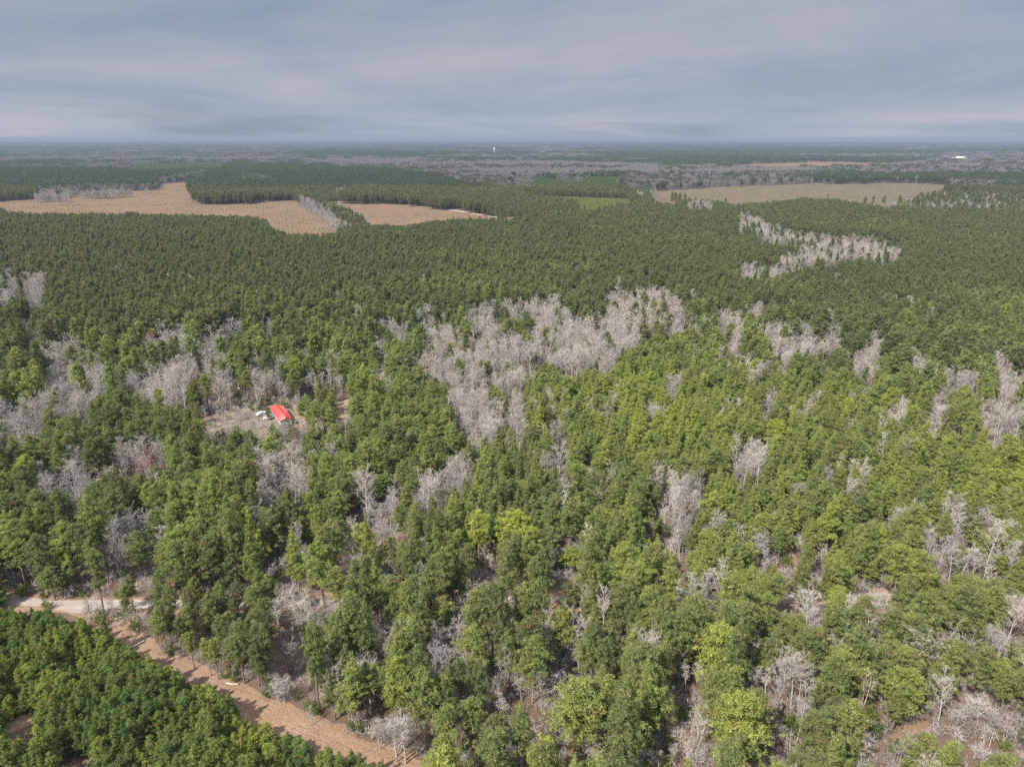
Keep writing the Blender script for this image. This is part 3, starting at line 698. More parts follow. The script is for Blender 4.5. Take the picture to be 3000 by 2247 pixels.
def clump(rng, n, rad, kind, nt, nb, size):
    T, C = Geo(), Geo()
    th = rng.random(n) * 6.3; r = rad * np.sqrt(rng.random(n))
    for i in range(n):
        x, y = r[i] * math.cos(th[i]), r[i] * math.sin(th[i])
        h = rng.uniform(13, 19); sh = rng.normal(0.5, 0.13)
        if kind == 'pine':
            z = h * rng.uniform(0.45, 0.97, nt); w = 2.7 * np.sqrt(np.clip(1 - ((z / h - 0.6) / 0.42) ** 2, 0.05, 1)); a = rng.random(nt) * 6.3
            c = np.stack([x + w * np.cos(a) * rng.random(nt) ** 0.5, y + w * np.sin(a) * rng.random(nt) ** 0.5, z], 1)
            tufts(C, c, size, nb, 1.15, np.clip(rng.normal(sh, 0.08, nt), 0.05, 0.94), rng=rng)
            if nt > 5:
                blades(T, np.array([[x, y, 0]]), np.array([[x, y, h]]), 0.5, 0.5, rng=rng)
        else:
            m = nt * 3
            z0 = h * rng.uniform(0.15, 0.7, m); a = rng.random(m) * 6.3; w = rng.uniform(0.3, 1, m) * 3.4
            p0 = np.stack([np.full(m, x), np.full(m, y), z0], 1) + rng.normal(scale=0.6, size=(m, 3))
            p1 = p0 + np.stack([np.cos(a) * w, np.sin(a) * w, h * rng.uniform(0.15, 0.4, m)], 1)
            blades(C, p0, p1, size * 0.5, np.clip(rng.normal(sh, 0.2, m), 0, 1), rng=rng)
            blades(T, np.array([[x, y, 0]]), np.array([[x, y, h * 0.9]]), 0.45, 0.75, rng=rng)
    return T, C
CL = {}
proto('pine_clump', [clump(R, 7, 9, 'pine', 12, 6, 1.35) for _ in range(4)] + [clump(R, 34, 22, 'pine', 6, 4, 1.9) for _ in range(3)] + [clump(R, 90, 70, 'pine', 3, 4, 4.2) for _ in range(3)], [M['pine_bark'], M['far_needles']])
proto('bare_clump', [clump(R, 7, 9, 'bare', 10, 6, 0.8) for _ in range(4)] + [clump(R, 34, 22, 'bare', 6, 4, 1.7) for _ in range(3)] + [clump(R, 90, 70, 'bare', 4, 4, 4.5) for _ in range(3)], [M['far_bark'], M['far_bark']])

def stuff_scatter(name, kind, pos, rotz, scl, idx, tint, label, cat):
    """a mass of trees nobody could count: points that carry instances of the tree kind"""
    n = len(pos)
    if n == 0:
        return
    me = bpy.data.meshes.new(name)
    me.vertices.add(n); me.vertices.foreach_set('co', np.asarray(pos, np.float32).ravel())
    for nm, ty, key, val in (('rotz', 'FLOAT', 'value', rotz), ('tint', 'FLOAT', 'value', tint), ('pick', 'INT', 'value', idx), ('scl', 'FLOAT_VECTOR', 'vector', scl)):
        a = me.attributes.new(nm, ty, 'POINT')
        a.data.foreach_set(key, np.ascontiguousarray(val, dtype=np.int32 if ty == 'INT' else np.float32).ravel())
    o = obj(name, me); tag(o, label, cat, kind='stuff')
    ng = bpy.data.node_groups.new('scatter_' + name, 'GeometryNodeTree')
    ng.interface.new_socket('Geometry', in_out='INPUT', socket_type='NodeSocketGeometry')
    ng.interface.new_socket('Geometry', in_out='OUTPUT', socket_type='NodeSocketGeometry')
    N, L = ng.nodes, ng.links
    gi, go = N.new('NodeGroupInput'), N.new('NodeGroupOutput')
    ci = N.new('GeometryNodeCollectionInfo'); ci.inputs['Collection'].default_value = PROTO[kind][0]
    ci.inputs['Separate Children'].default_value = True; ci.inputs['Reset Children'].default_value = True
    ip = N.new('GeometryNodeInstanceOnPoints'); ip.inputs['Pick Instance'].default_value = True
    def named(nm, dt):
        q = N.new('GeometryNodeInputNamedAttribute'); q.data_type = dt; q.inputs['Name'].default_value = nm
        return q.outputs['Attribute']
    cx = N.new('ShaderNodeCombineXYZ'); L.new(named('rotz', 'FLOAT'), cx.inputs[2])
    er = N.new('FunctionNodeEulerToRotation'); L.new(cx.outputs[0], er.inputs[0])
    L.new(gi.outputs[0], ip.inputs['Points']); L.new(ci.outputs[0], ip.inputs['Instance'])
    L.new(named('pick', 'INT'), ip.inputs['Instance Index']); L.new(er.outputs[0], ip.inputs['Rotation']); L.new(named('scl', 'FLOAT_VECTOR'), ip.inputs['Scale'])
    L.new(ip.outputs[0], go.inputs[0])
    md = o.modifiers.new('scatter', 'NODES'); md.node_group = ng
    return o

# ------------------------------------------------------------------ where the trees stand
def grid(spacing, y0, y1, margin=350, jitter=0.42, rng=RNG, bottom=2750):
    """jittered points on the ground in and around the camera's view"""
    ys = np.arange(y0, y1, spacing * 0.87)
    P = []
    for i, y in enumerate(ys):
        half = 0.9 * y + 60
        xs = np.arange(-half, half, spacing) + (spacing / 2 if i % 2 else 0)
        P.append(np.stack([xs, np.full(len(xs), y)], 1))
    P = np.concatenate(P)
    P = P + rng.uniform(-jitter, jitter, P.shape) * spacing
    q = project(np.c_[P, np.zeros(len(P))])
    m = (q[:, 0] > -margin) & (q[:, 0] < 3000 + margin) & (q[:, 1] < bottom)
    return P[m]
def at_z(P, z):
    return project(np.c_[P, np.broadcast_to(z, (len(P),))])

# --- bare hardwoods read one by one in the photograph: view, foot x, foot y, top y
SINGLE_BARE = [
 (3, 640, 1290, 950), (3, 700, 1260, 925), (3, 530, 1260, 1040), (3, 440, 1230, 1060), (3, 1650, 1380, 1080), (3, 1930, 960, 740), (3, 2030, 900, 770), (3, 2080, 1000, 860), (3, 1860, 1300, 1200), (3, 1980, 1480, 1300), (3, 2080, 1490, 1340),
 (3, 1900, 1400, 1220), (3, 1820, 1380, 1250), (3, 1360, 1640, 1470), (3, 1400, 1630, 1480), (3, 100, 1480, 1220), (3, 130, 1430, 1270), (3, 60, 1420, 1290), (3, 20, 1180, 1020), (3, 100, 1100, 985), (3, 600, 1520, 1350), (3, 640, 1500, 1340),
 (3, 210, 600, 525), (3, 320, 600, 545), (3, 1290, 620, 520), (3, 1605, 670, 565), (3, 1090, 660, 585), (3, 1880, 420, 275), (3, 1600, 380, 265), (3, 520, 400, 265), (3, 900, 330, 205), (3, 1150, 540, 420), (3, 500, 440, 345), (3, 1140, 140, 85),
 (3, 1800, 230, 155), (3, 1590, 1020, 935), (3, 1930, 1640, 1530), (3, 2180, 1640, 1560), (3, 60, 1640, 1530), (3, 120, 1650, 1550), (3, 2150, 1480, 1330), (3, 1770, 1440, 1300),
 (2, 1315, 1500, 1280), (2, 1420, 1500, 1335), (2, 1470, 1500, 1330), (2, 1380, 1500, 1345), (2, 1500, 1490, 1385), (2, 960, 1270, 1085), (2, 1060, 1110, 985), (2, 1180, 1180, 975), (2, 1290, 1080, 945), (2, 1320, 1080, 960), (2, 900, 1130, 1005), (2, 940, 1170, 1075),
 (2, 2000, 1060, 830), (2, 2100, 1000, 895), (2, 2095, 1400, 1110), (2, 1820, 1490, 1375), (2, 1880, 1490, 1390), (2, 1960, 1500, 1385), (2, 1760, 1480, 1385), (2, 590, 840, 715), (2, 215, 830, 715), (2, 380, 1480, 1215), (2, 330, 1470, 1230), (2, 230, 1400, 1240),
 (2, 720, 1480, 1395), (2, 1000, 1480, 1375), (2, 1250, 430, 355), (2, 880, 350, 245), (2, 850, 330, 215), (2, 900, 250, 175), (2, 1270, 210, 125), (2, 1990, 280, 115), (2, 1960, 250, 125), (2, 380, 230, 135), (2, 40, 370, 275), (2, 850, 560, 465), (2, 900, 540, 475),
 (2, 720, 730, 655), (2, 1350, 400, 335), (2, 1820, 130, 55), (2, 2170, 560, 465), (2, 2130, 600, 535), (2, 540, 870, 800), (2, 1380, 900, 830),
 (1, 730, 230, 45), (1, 650, 350, 135), (1, 690, 340, 150), (1, 780, 150, 50), (1, 1600, 390, 155), (1, 1560, 300, 215), (1, 1480, 380, 270), (1, 1740, 680, 510), (1, 1780, 620, 520), (1, 1620, 640, 550), (1, 1700, 620, 535), (1, 2040, 740, 650), (1, 1540, 1030, 890),
 (1, 1510, 1030, 920), (1, 1580, 840, 710), (1, 1150, 600, 530), (1, 2190, 1340, 1125), (1, 2140, 1320, 1140), (1, 2060, 1250, 1140), (1, 1690, 1150, 1060), (1, 1650, 480, 410), (1, 460, 230, 145), (1, 490, 580, 445), (1, 545, 580, 465), (1, 1880, 320, 240),
 (1, 1530, 350, 250), (1, 1650, 330, 200), (1, 1500, 1010, 940), (1, 2010, 1230, 1150),
 (9, 395, 430, 190), (9, 515, 500, 300), (9, 450, 700, 560), (9, 820, 800, 680), (9, 760, 780, 690), (9, 600, 640, 540),
 (9, 400, 640, 530), (9, 480, 660, 550), (9, 350, 700, 590), (9, 560, 700, 580), (9, 700, 820, 690), (9, 850, 760, 640), (9, 640, 620, 500), (9, 560, 560, 450), (9, 300, 760, 670), (9, 520, 780, 680), (9, 760, 840, 720), (9, 900, 830, 720),
 (5, 1945, 720, 610), (5, 790, 900, 690), (5, 750, 880, 720), (5, 880, 720, 610), (5, 1030, 930, 760), (6, 1325, 1330, 1195), (6, 1515, 1320, 1210), (6, 1605, 1290, 1165), (6, 1770, 1240, 1140), (6, 1895, 1220, 1090), (6, 710, 1040, 930), (6, 470, 1600, 1455), (6, 530, 1620, 1460), (6, 30, 1180, 1090),
 (4, 480, 960, 780), (4, 280, 1060, 890), (4, 1570, 950, 790), (4, 1690, 960, 800),
]
# --- pines read one by one: foot (photo px), top y, crown size, tint, variant
SINGLE_PINE = [
 (309, 1815, 1614, 1.0, 0.30, 5), (76, 1716, 1530, 1.25, 0.62, 0), (105, 1712, 1590, 0.9, 0.30, 4), (755, 1700, 1508, 1.0, 1.0, 6), (575, 1668, 1528, 1.05, 0.86, 2), (1405, 1660, 1500, 1.05, 1.0, 1), (1505, 1655, 1500, 1.2, 1.0, 8), (1545, 1690, 1545, 1.2, 0.86, 8),
 (2105, 2040, 1838, 1.3, 0.86, 8), (2125, 2140, 1955, 1.1, 0.62, 3), (2150, 2260, 2040, 1.3, 0.80, 8), (950, 1780, 1590, 1.25, 0.72, 0), (880, 1745, 1560, 1.0, 0.80, 6), (1080, 1690, 1535, 1.15, 0.84, 1),
 (1850, 1830, 1655, 1.25, 0.66, 8), (1640, 1960, 1790, 1.1, 0.66, 2), (1560, 2060, 1870, 1.15, 0.5, 0), (1700, 2230, 2010, 1.35, 0.6, 8), (1390, 2010, 1840, 1.2, 0.62, 3), (1180, 1960, 1800, 1.1, 0.66, 1), (1750, 2110, 1960, 1.0, 0.55, 6),
 (1000, 1800, 1660, 1.05, 0.62, 1), (1110, 1830, 1660, 1.0, 0.72, 6), (640, 1990, 1880, 0.8, 0.6, 4), (570, 1958, 1850, 0.8, 0.5, 5), (620, 1980, 1870, 0.75, 0.62, 5), (2860, 2060, 1900, 1.1, 0.45, 2), (2440, 2060, 1900, 1.2, 0.62, 8), (2640, 1960, 1800, 1.15, 0.6, 3),
 (2230, 1900, 1740, 1.1, 0.55, 0), (2440, 1880, 1740, 1.1, 0.78, 3), (420, 1690, 1560, 1.2, 0.28, 0), (200, 1680, 1545, 1.2, 0.30, 3), (30, 1600, 1480, 1.1, 0.45, 1),
 # by the house and in the bare wood, further back
 (612, 1215, 1100, 1.2, 0.4, 5), (730, 1180, 1085, 1.0, 0.5, 5), (887, 1255, 1180, 0.75, 0.55, 5), (590, 1210, 1150, 0.8, 0.3, 0), (768, 1203, 1172, 0.95, 0.2, 7), (786, 1230, 1200, 0.8, 0.12, 7), (845, 1292, 1228, 0.9, 0.35, 0), (805, 1300, 1240, 0.9, 0.45, 1),
 (120, 1190, 1055, 1.3, 0.3, 5), (1540, 1020, 915, 1.15, 0.25, 0), (1430, 1085, 1000, 0.9, 0.55, 6), (1350, 1120, 1058, 1.0, 0.3, 2), (1450, 1120, 1058, 1.0, 0.3, 1), (1280, 1170, 1108, 1.0, 0.3, 0), (1725, 1120, 1063, 0.9, 0.3, 6), (2480, 755, 717, 1.0, 0.25, 0), (1720, 950, 870, 1.3, 0.25, 3), (1765, 970, 890, 1.2, 0.25, 0),
 (1967, 605, 563, 1.10, 0.15, 9), (1977, 607, 566, 1.10, 0.15, 10), (1989, 607, 565, 1.20, 0.15, 11), (2003, 606, 567, 1.10, 0.15, 12), (2018, 603, 579, 1.00, 0.15, 9), (2035, 605, 579, 1.00, 0.15, 10), (2055, 607, 583, 1.00, 0.15, 11), (2076, 608, 585, 1.00, 0.15, 12), (2097, 606, 586, 1.00, 0.15, 9), (2125, 605, 582, 1.00, 0.15, 10), (2531, 606, 577, 1.10, 0.15, 11), (2554, 606, 576, 1.10, 0.15, 12), (2586, 607, 575, 1.10, 0.15, 9), (2630, 613, 574, 1.20, 0.15, 10), (2683, 603, 572, 1.20, 0.15, 11), (2694, 603, 563, 1.20, 0.15, 12), (2714, 605, 563, 1.20, 0.15, 9), (2730, 603, 560, 1.20, 0.15, 10), (2746, 602, 561, 1.20, 0.15, 11), (2784, 598, 561, 1.20, 0.15, 12), (2813, 596, 561, 1.20, 0.15, 9), (2843, 598, 565, 1.20, 0.15, 10), (2862, 605, 558, 1.30, 0.15, 11), (2877, 607, 563, 1.30, 0.15, 12), (2923, 605, 560, 1.30, 0.15, 9), (2945, 607, 567, 1.20, 0.15, 10), (2424, 583, 569, 0.90, 0.15, 11),
 (340, 1130, 1050, 1.2, 0.2, 0), (520, 1120, 1050, 1.1, 0.2, 1),
]
def foot_height(x, y, top):
    p = ground_at(x, y)
    dy = (top - 1123.5) / FPX
    z = CAM_H - p[1] * (SP + dy * CP) / (CP - dy * SP)
    return p, max(3.0, z)
sb_xy, sb_h = [], []
for v, x, y, t in SINGLE_BARE:
    q = V(v, [(x, y), (x, t)])
    p, h = foot_height(q[0, 0], q[0, 1], q[1, 1])
    sb_xy.append(p[:2]); sb_h.append(min(h, 17))
sb_xy = np.array(sb_xy); sb_h = np.array(sb_h)
sp_xy, sp_h = [], []
for x, y, t, c, ti, k in SINGLE_PINE:
    p, h = foot_height(x, y, t); sp_xy.append(p[:2]); sp_h.append(min(max(h, 4.5), 25))
sp_xy = np.array(sp_xy); sp_h = np.array(sp_h)

def open_mask(P, h, rng=RNG):
    """trees that would stand on open ground or hide what the photograph shows open"""
    bad = np.zeros(len(P), bool)
    for z, on in ((0.0, True), (0.25, False), (0.5, False), (0.75, False), (0.98, False)):
        q = at_z(P, h * z)
        for poly in OPEN:
            if poly is OPEN[0]:
                m = inside(q, poly)
                if not on:
                    m &= (q[:, 0] < 330) | ((q[:, 0] < 760) & (rng.random(len(P)) < 0.82)) | ((q[:, 0] > 980) & (q[:, 0] < 1260) & (rng.random(len(P)) < 0.5)) | ((q[:, 0] < 1300) & (rng.random(len(P)) < 0.1))
                bad |= m
            else:
                bad |= inside(q, poly)
        if not on:
            bad |= inside(q, HOUSE_T)
    return bad
def near_any(P, Q, r):
    r = np.broadcast_to(r, (len(Q),))
    bad = np.zeros(len(P), bool)
    for c, rr in zip(Q, r):
        bad |= (np.abs(P[:, 0] - c[0]) < rr) & (np.abs(P[:, 1] - c[1]) < rr) & (((P - c) ** 2).sum(1) < rr * rr)
    return bad

# --- pines
NEAR_FAR = 1500.0
P = np.concatenate([grid(4.55, 55, 430), grid(3.7, 430, 900), grid(4.3, 900, NEAR_FAR)])
_x = grid(2.9, 90, 190); _x = _x[inside(at_z(_x, 0.0), TRI_T)]; P = np.concatenate([P[~inside(at_z(P, 0.0), TRI_T)], _x])
D = np.hypot(P[:, 0], P[:, 1])
n = len(P)
stand = fnoise(P[:, 0] / 120, P[:, 1] / 120, 3)
q12 = at_z(P, 12.0)
h = 16.0 + 4.0 * (stand - 0.5) * 2 + RNG.normal(scale=2.3, size=n)
left_old = q12[:, 0] < 900 + 500 * (stand - 0.5)
h = np.where(left_old & (q12[:, 1] > 900), h + 2.0, h)
bright_zone = inside(q12, np.array([(1250, 1330), (1500, 1080), (2000, 950), (2250, 1060), (3200, 1380), (3200, 1700), (2000, 1700), (1300, 1600)]))
h = np.where(bright_zone, h - 3.0, h)
tri = inside(at_z(P, 0.0), TRI_T)
h = np.where(RNG.random(n) < np.where(D < 430, 0.26, 0.12), h * RNG.uniform(0.5, 0.85, n), h)          # overtopped trees
h = np.where(tri, RNG.uniform(10, 14, n), h)
h = np.clip(h, 8, 23)
tint = 0.48 + 0.75 * (fnoise(P[:, 0] / 60, P[:, 1] / 60, 21) - 0.5) + RNG.normal(scale=0.13, size=n)
tint = np.where(left_old, tint - 0.13, tint)
tint = np.where(bright_zone, tint + 0.14, tint)
tint = tint - 0.58 * np.clip((1180 - q12[:, 1]) / 380, 0, 1)
tint = np.where((RNG.random(n) < 0.05), tint + 0.3, tint)
tint = np.clip(tint, 0.02, 1.0)
bad = open_mask(P, h)
bad |= in_any(at_z(P, h * 0.72), BARE) | in_any(at_z(P, h * 0.5), BARE) | in_any(at_z(P, h * 0.9), BARE)
bad &= ~(in_any(at_z(P, h * 0.72), BARE) & (D > 260) & (RNG.random(n) < 0.08))
qy = at_z(P, 0.0); bad |= inside(qy, YOUNG_T) | (inside(at_z(P, h * 0.6), YOUNG_T) & ~tri) | inside(at_z(P, h * 0.85), YOUNG_T)
for f in FIELDS:
    rag = np.stack([fnoise(P[:, 0] / 22, P[:, 1] / 22, 201, 2) - 0.5, (fnoise(P[:, 0] / 22, P[:, 1] / 22, 211, 2) - 0.5) * 0.5], 1) * 30
    for z in (0.0, 0.25, 0.5, 0.75, 0.97):
        bad |= inside(at_z(P, h * z) + rag, f)
far_ = project(np.c_[P, np.zeros(n)])[:, 1] < 700
yg = far_ & in_any(at_z(P, 5.0), FAR_YOUNG)
h = np.where(yg, 6.0, h); tint = np.where(yg, 0.46, tint)
bad |= far_ & in_any(at_z(P, 10.0), FAR_BARE) & (fnoise(P[:, 0] / 35, P[:, 1] / 35, 231, 2) > 0.43)
gap = fnoise(P[:, 0] / 17, P[:, 1] / 17, 41, 2)
bad |= (gap > 0.72) & (D < 420) & ~bright_zone & ~tri
bad |= (RNG.random(n) < 0.04)
# room in front of the single hardwoods, so that they show as they do in the photograph
for c, hh in zip(sb_xy, sb_h):
    dirc = -c / np.linalg.norm(c)
    rel = P - c
    al = rel @ dirc; ac = np.abs(rel[:, 0] * dirc[1] - rel[:, 1] * dirc[0])
    reach = np.clip((h - hh * 0.45) * np.linalg.norm(c) / CAM_H, 3, 16)
    bad |= (al > -2.5) & (al < np.where(tri, 2.5, reach)) & (ac < 1.8 + 0.11 * hh)
tk_xy = ground_at(1984, 1740)[:2]
def hides_truck(Q, hq):
    dirc = -tk_xy / np.linalg.norm(tk_xy); rel = Q - tk_xy
    al = rel @ dirc; ac = np.abs(rel[:, 0] * dirc[1] - rel[:, 1] * dirc[0])
    return (al > -2.5) & (al < np.clip((hq - 1.6) * np.linalg.norm(tk_xy) / CAM_H + 2, 3, 40)) & (ac < 1.0)
bad |= hides_truck(P, h)
bad |= near_any(P, sp_xy, 3.4)
dcen = np.array([7.0, 7.0])
keep = ~bad
P, h, tint, tri, D, bz, lo = P[keep], h[keep], tint[keep], tri[keep], D[keep], bright_zone[keep], left_old[keep]
n = len(P)
var = np.where(D < 330, RNG.integers(0, NHI - 1, n), NHI + RNG.integers(0, 6, n))
var = np.where(tri & (D < 330), 4 + RNG.integers(0, 2, n), var)
var = np.where(bz & (D < 330) & (RNG.random(n) < 0.6), 6 + RNG.integers(0, 2, n), var)
wid = np.where(tri, 0.85, RNG.uniform(0.82, 1.28, n)) * np.where(D > 430, 0.84, 1.0)
# single ones first
P = np.concatenate([sp_xy, P]); h = np.concatenate([sp_h, h]); tint = np.concatenate([[s[4] for s in SINGLE_PINE], tint])
wid = np.concatenate([[s[3] for s in SINGLE_PINE], wid]); var = np.concatenate([[s[5] for s in SINGLE_PINE], var]).astype(int)
tri = np.concatenate([np.zeros(len(sp_xy), bool), tri])
D = np.hypot(P[:, 0], P[:, 1]); n = len(P)
rot = RNG.uniform(0, 6.28, n)
scl = np.stack([wid * (0.5 + 0.5 * h / H0), wid * (0.5 + 0.5 * h / H0), h / H0], 1)
qc = at_z(P, h * 0.7)
inframe = (qc[:, 0] > 15) & (qc[:, 0] < 2985) & (qc[:, 1] < 2225) & (qc[:, 1] > 0)
order = np.argsort(np.where(inframe, D, 1e9))
single = np.zeros(n, bool); single[order[:300]] = True
PINES = dict(P=P, h=h, tint=tint, var=var, rot=rot, scl=scl, qc=qc, tri=tri)
m = ~single
stuff_scatter('pine_forest', 'pine', np.c_[P[m], np.zeros(m.sum())], rot[m], scl[m], var[m], tint[m], 'dense green pine forest filling the middle distance behind the nearest pines', 'pine forest')

# labels that place a tree: counted from the left within rows that run back from the camera
ONES = 'first second third fourth fifth sixth seventh eighth ninth tenth eleventh twelfth thirteenth fourteenth fifteenth sixteenth seventeenth eighteenth nineteenth twentieth'.split()
def ordinal(k):
    return ONES[k] if k < 20 else {2: 'twenty', 3: 'thirty'}[(k + 1) // 10] + ('-' + ONES[(k + 1) % 10 - 1]) if (k + 1) % 10 else 'thirtieth'
def row_labels(idx, q, per=15):
    """{tree: 'third from left, fifth row back'} for trees listed nearest first"""
    out = {}
    for r in range(0, len(idx), per):
        row = sorted(idx[r:r + per], key=lambda i: q[i][0])
        for k, i in enumerate(row):
            out[i] = '%s from left, %s row back' % (ordinal(k), ordinal(r // per))
    return out
def tint_word(t):
    return 'dark' if t < 0.25 else 'green' if t < 0.6 else 'light green' if t < 0.84 else 'bright yellow-green'
def where_word(q0, x, tri):
    if tri:
        return 'between dirt road and cleared strip'
    if q0[1] < 1760:
        return 'behind the dirt road'
    if q0[0] < 1250 and q0[1] > 1900:
        return 'edging the cleared strip'
    return 'in front of the dirt road'
def single_tree(name, kind, part_names, x, y, rz, sc, var, tint, label, cat, group):
    r = empty(name, (x, y, 0), rz); r.scale = sc
    tag(r, label, cat, group)
    tm, cm = PROTO[kind][1][var]
    for nm, me in zip(part_names, (tm, cm)):
        c = bpy.data.objects.new(nm, me); ROOT.objects.link(c); c.parent = r; c['tint'] = float(tint)
    return r
q0 = at_z(P, 0.0)
PLACE = row_labels(list(order[:300]), qc)
for i in order[:300]:
    size = 'tall' if h[i] > 18.5 else 'slender' if var[i] in (4, 5) else 'broad' if wid[i] > 1.12 else 'short' if h[i] < 13 else 'pointed' if var[i] in (6, 7) else 'rounded'
    single_tree('pine_tree', 'pine', ('trunk', 'crown'), P[i, 0], P[i, 1], rot[i], scl[i], var[i], tint[i],
                '%s %s pine %s, %s' % (size, tint_word(tint[i]), where_word(q0[i], P[i, 0], tri[i]), PLACE[i]), 'pine tree', 'pines nearest the camera')

# --- young pines of the plantation
Y = grid(1.95, 60, 190, bottom=2500, jitter=0.36)
hy = np.clip(6.8 + 4.6 * (fnoise(Y[:, 0] / 9, Y[:, 1] / 9, 61) - 0.5) * 2 + RNG.normal(scale=0.7, size=len(Y)), 3.2, 10)
qy = at_z(Y, 0.0)
ok = inside(qy, YOUNG_T)
for z in (0.0, 0.22, 0.44, 0.66, 0.84, 1.0, 1.12):
    ok &= ~in_any(at_z(Y, hy * z), [NOTCH_T, ROAD_T] + ([STRIP_T] if z < 0.9 else []))
ok &= ~(fnoise(Y[:, 0] / 6, Y[:, 1] / 6, 71, 2) > 0.70)
low = inside(qy, V(1, [(1250, 1200), (1500, 1170), (1700, 1260), (1950, 1400), (1300, 1500), (1100, 1420)]))
hy = np.where(low, hy * 0.62, hy)
Y, hy, low = Y[ok], hy[ok], low[ok]
ty = np.clip(0.39 + 1.4 * (fnoise(Y[:, 0] / 8, Y[:, 1] / 8, 81) - 0.42) + RNG.normal(scale=0.14, size=len(Y)) + 0.25 * low, 0, 1)
sy = np.stack([RNG.uniform(0.75, 1.3, len(Y)) * (0.4 + 0.6 * hy / 7)] * 2 + [hy / 7.0], 1)
vy = RNG.integers(0, 5, len(Y)); ry = RNG.uniform(0, 6.28, len(Y))
qc = at_z(Y, hy * 0.7)
inf = (qc[:, 0] > 8) & (qc[:, 0] < 2990) & (qc[:, 1] < 2235)
oy = np.argsort(np.where(inf, np.hypot(Y[:, 0], Y[:, 1]), 1e9))
sel = np.zeros(len(Y), bool); sel[oy[:min(300, inf.sum())]] = True
stuff_scatter('young_pine_plantation', 'young_pine', np.c_[Y[~sel], np.zeros((~sel).sum())], ry[~sel], sy[~sel], vy[~sel], ty[~sel], 'dense young pine plantation between the dirt road and the cleared strip', 'plantation')
PLACE = row_labels([i for i in oy if sel[i]], qc)
for i in np.where(sel)[0]:
    single_tree('young_pine_tree', 'young_pine', ('trunk', 'crown'), Y[i, 0], Y[i, 1], ry[i], sy[i], vy[i], ty[i],
                '%s %s young pine in the plantation, %s' % ('tall' if hy[i] > 7.5 else 'low' if hy[i] < 4.5 else 'bushy', 'dark green' if ty[i] < 0.25 else 'light green' if ty[i] > 0.6 else 'green', PLACE[i]), 'young pine', 'young plantation pines')

# --- bare hardwoods
Bp = np.concatenate([grid(3.9, 90, 520), grid(4.6, 520, 1450)])
hb = np.clip(RNG.normal(11.5, 2.3, len(Bp)), 6, 17)
ok = in_any(at_z(Bp, hb * 0.6), BARE) & (in_any(at_z(Bp, hb * 0.95), BARE) | (RNG.random(len(Bp)) < 0.7)) & ~open_mask(Bp, hb * 0.4)
ok |= in_any(at_z(Bp, hb * 0.6), FAR_BARE) & (at_z(Bp, 0.0)[:, 1] < 700) & (fnoise(Bp[:, 0] / 35, Bp[:, 1] / 35, 231, 2) > 0.47)
hedge = inside(at_z(Bp, hb * 0.5), HEDGE)
rnd = (fnoise(Bp[:, 0] / 25, Bp[:, 1] / 25, 91, 2) > 0.55) & (RNG.random(len(Bp)) < 0.33) & (np.hypot(Bp[:, 0], Bp[:, 1]) < 640) & ~open_mask(Bp, hb * 0.5) & ~inside(at_z(Bp, 0), YOUNG_T) & ~inside(at_z(Bp, hb * 0.7), YOUNG_T)
ok |= rnd | (hedge & (RNG.random(len(Bp)) < 0.7))
hb = np.where(rnd, hb * 0.95, hb)
ok &= ~hides_truck(Bp, hb)
Bp, hb = Bp[ok], hb[ok]
yd = grid(4.2, 240, 330); yd = yd[inside(at_z(yd, 0.0), YARD_T) & ~inside(at_z(yd, 0.0), HOUSE_T) & ~inside(at_z(yd, 3.0), HOUSE_T) & (RNG.random(len(yd)) < 0.55)]
Bp = np.concatenate([Bp, yd]); hb = np.concatenate([hb, RNG.uniform(2.5, 6.5, len(yd))])
nb0 = len(sb_xy)
Bp = np.concatenate([sb_xy, Bp]); hb = np.concatenate([sb_h, hb]); n = len(Bp)
D = np.hypot(Bp[:, 0], Bp[:, 1])
tb = np.clip(RNG.normal(0.42, 0.24, n) + 0.3 * (fnoise(Bp[:, 0] / 30, Bp[:, 1] / 30, 95) - 0.5), 0, 0.84)
redspot = np.array([ground_at(*p, 10)[:2] for p in [(455, 1005), (82, 1030), (1950, 905), (1310, 1020), (440, 1360), (672, 1170), (75, 835)]])
tb = np.where(near_any(Bp, redspot, 6.0) & (RNG.random(n) < 0.5), 0.97, tb)
tb = np.where(RNG.random(n) < 0.004, 0.95, tb)
vb = np.where(D < 380, RNG.integers(0, NBH, n), NBH + RNG.integers(0, 4, n))
vb[:nb0] = np.where(D[:nb0] < 380, RNG.integers(0, NBH, nb0), vb[:nb0])
scrub = inside(at_z(Bp, 3.0), V(8, [(1600, 262), (2300, 260), (2300, 360), (1600, 355)]))
hb = np.where(scrub, hb * 0.6, hb); tb = np.where(scrub | (D > 1000), np.clip(tb - 0.25, 0, 1), tb)
rb = RNG.uniform(0, 6.28, n); wb = RNG.uniform(0.8, 1.15, n) * (0.35 + 0.65 * hb / 13)
sbv = np.stack([wb, wb, hb / 13.5], 1)
qc = at_z(Bp, hb * 0.65)
inf = (qc[:, 0] > 10) & (qc[:, 0] < 2990) & (qc[:, 1] < 2230)
ob = np.argsort(np.where(inf, np.where(np.arange(n) < nb0, D * 0.5, D), 1e9))
sel = np.zeros(n, bool); sel[ob[:300]] = True
stuff_scatter('bare_woodland', 'bare_tree', np.c_[Bp[~sel], np.zeros((~sel).sum())], rb[~sel], sbv[~sel], vb[~sel], tb[~sel], 'grey leafless hardwoods in bands and pockets among the pines', 'bare woodland')
qb0 = at_z(Bp, 0.0)
PLACE = row_labels(sorted(ob[:300], key=lambda i: D[i]), qc)
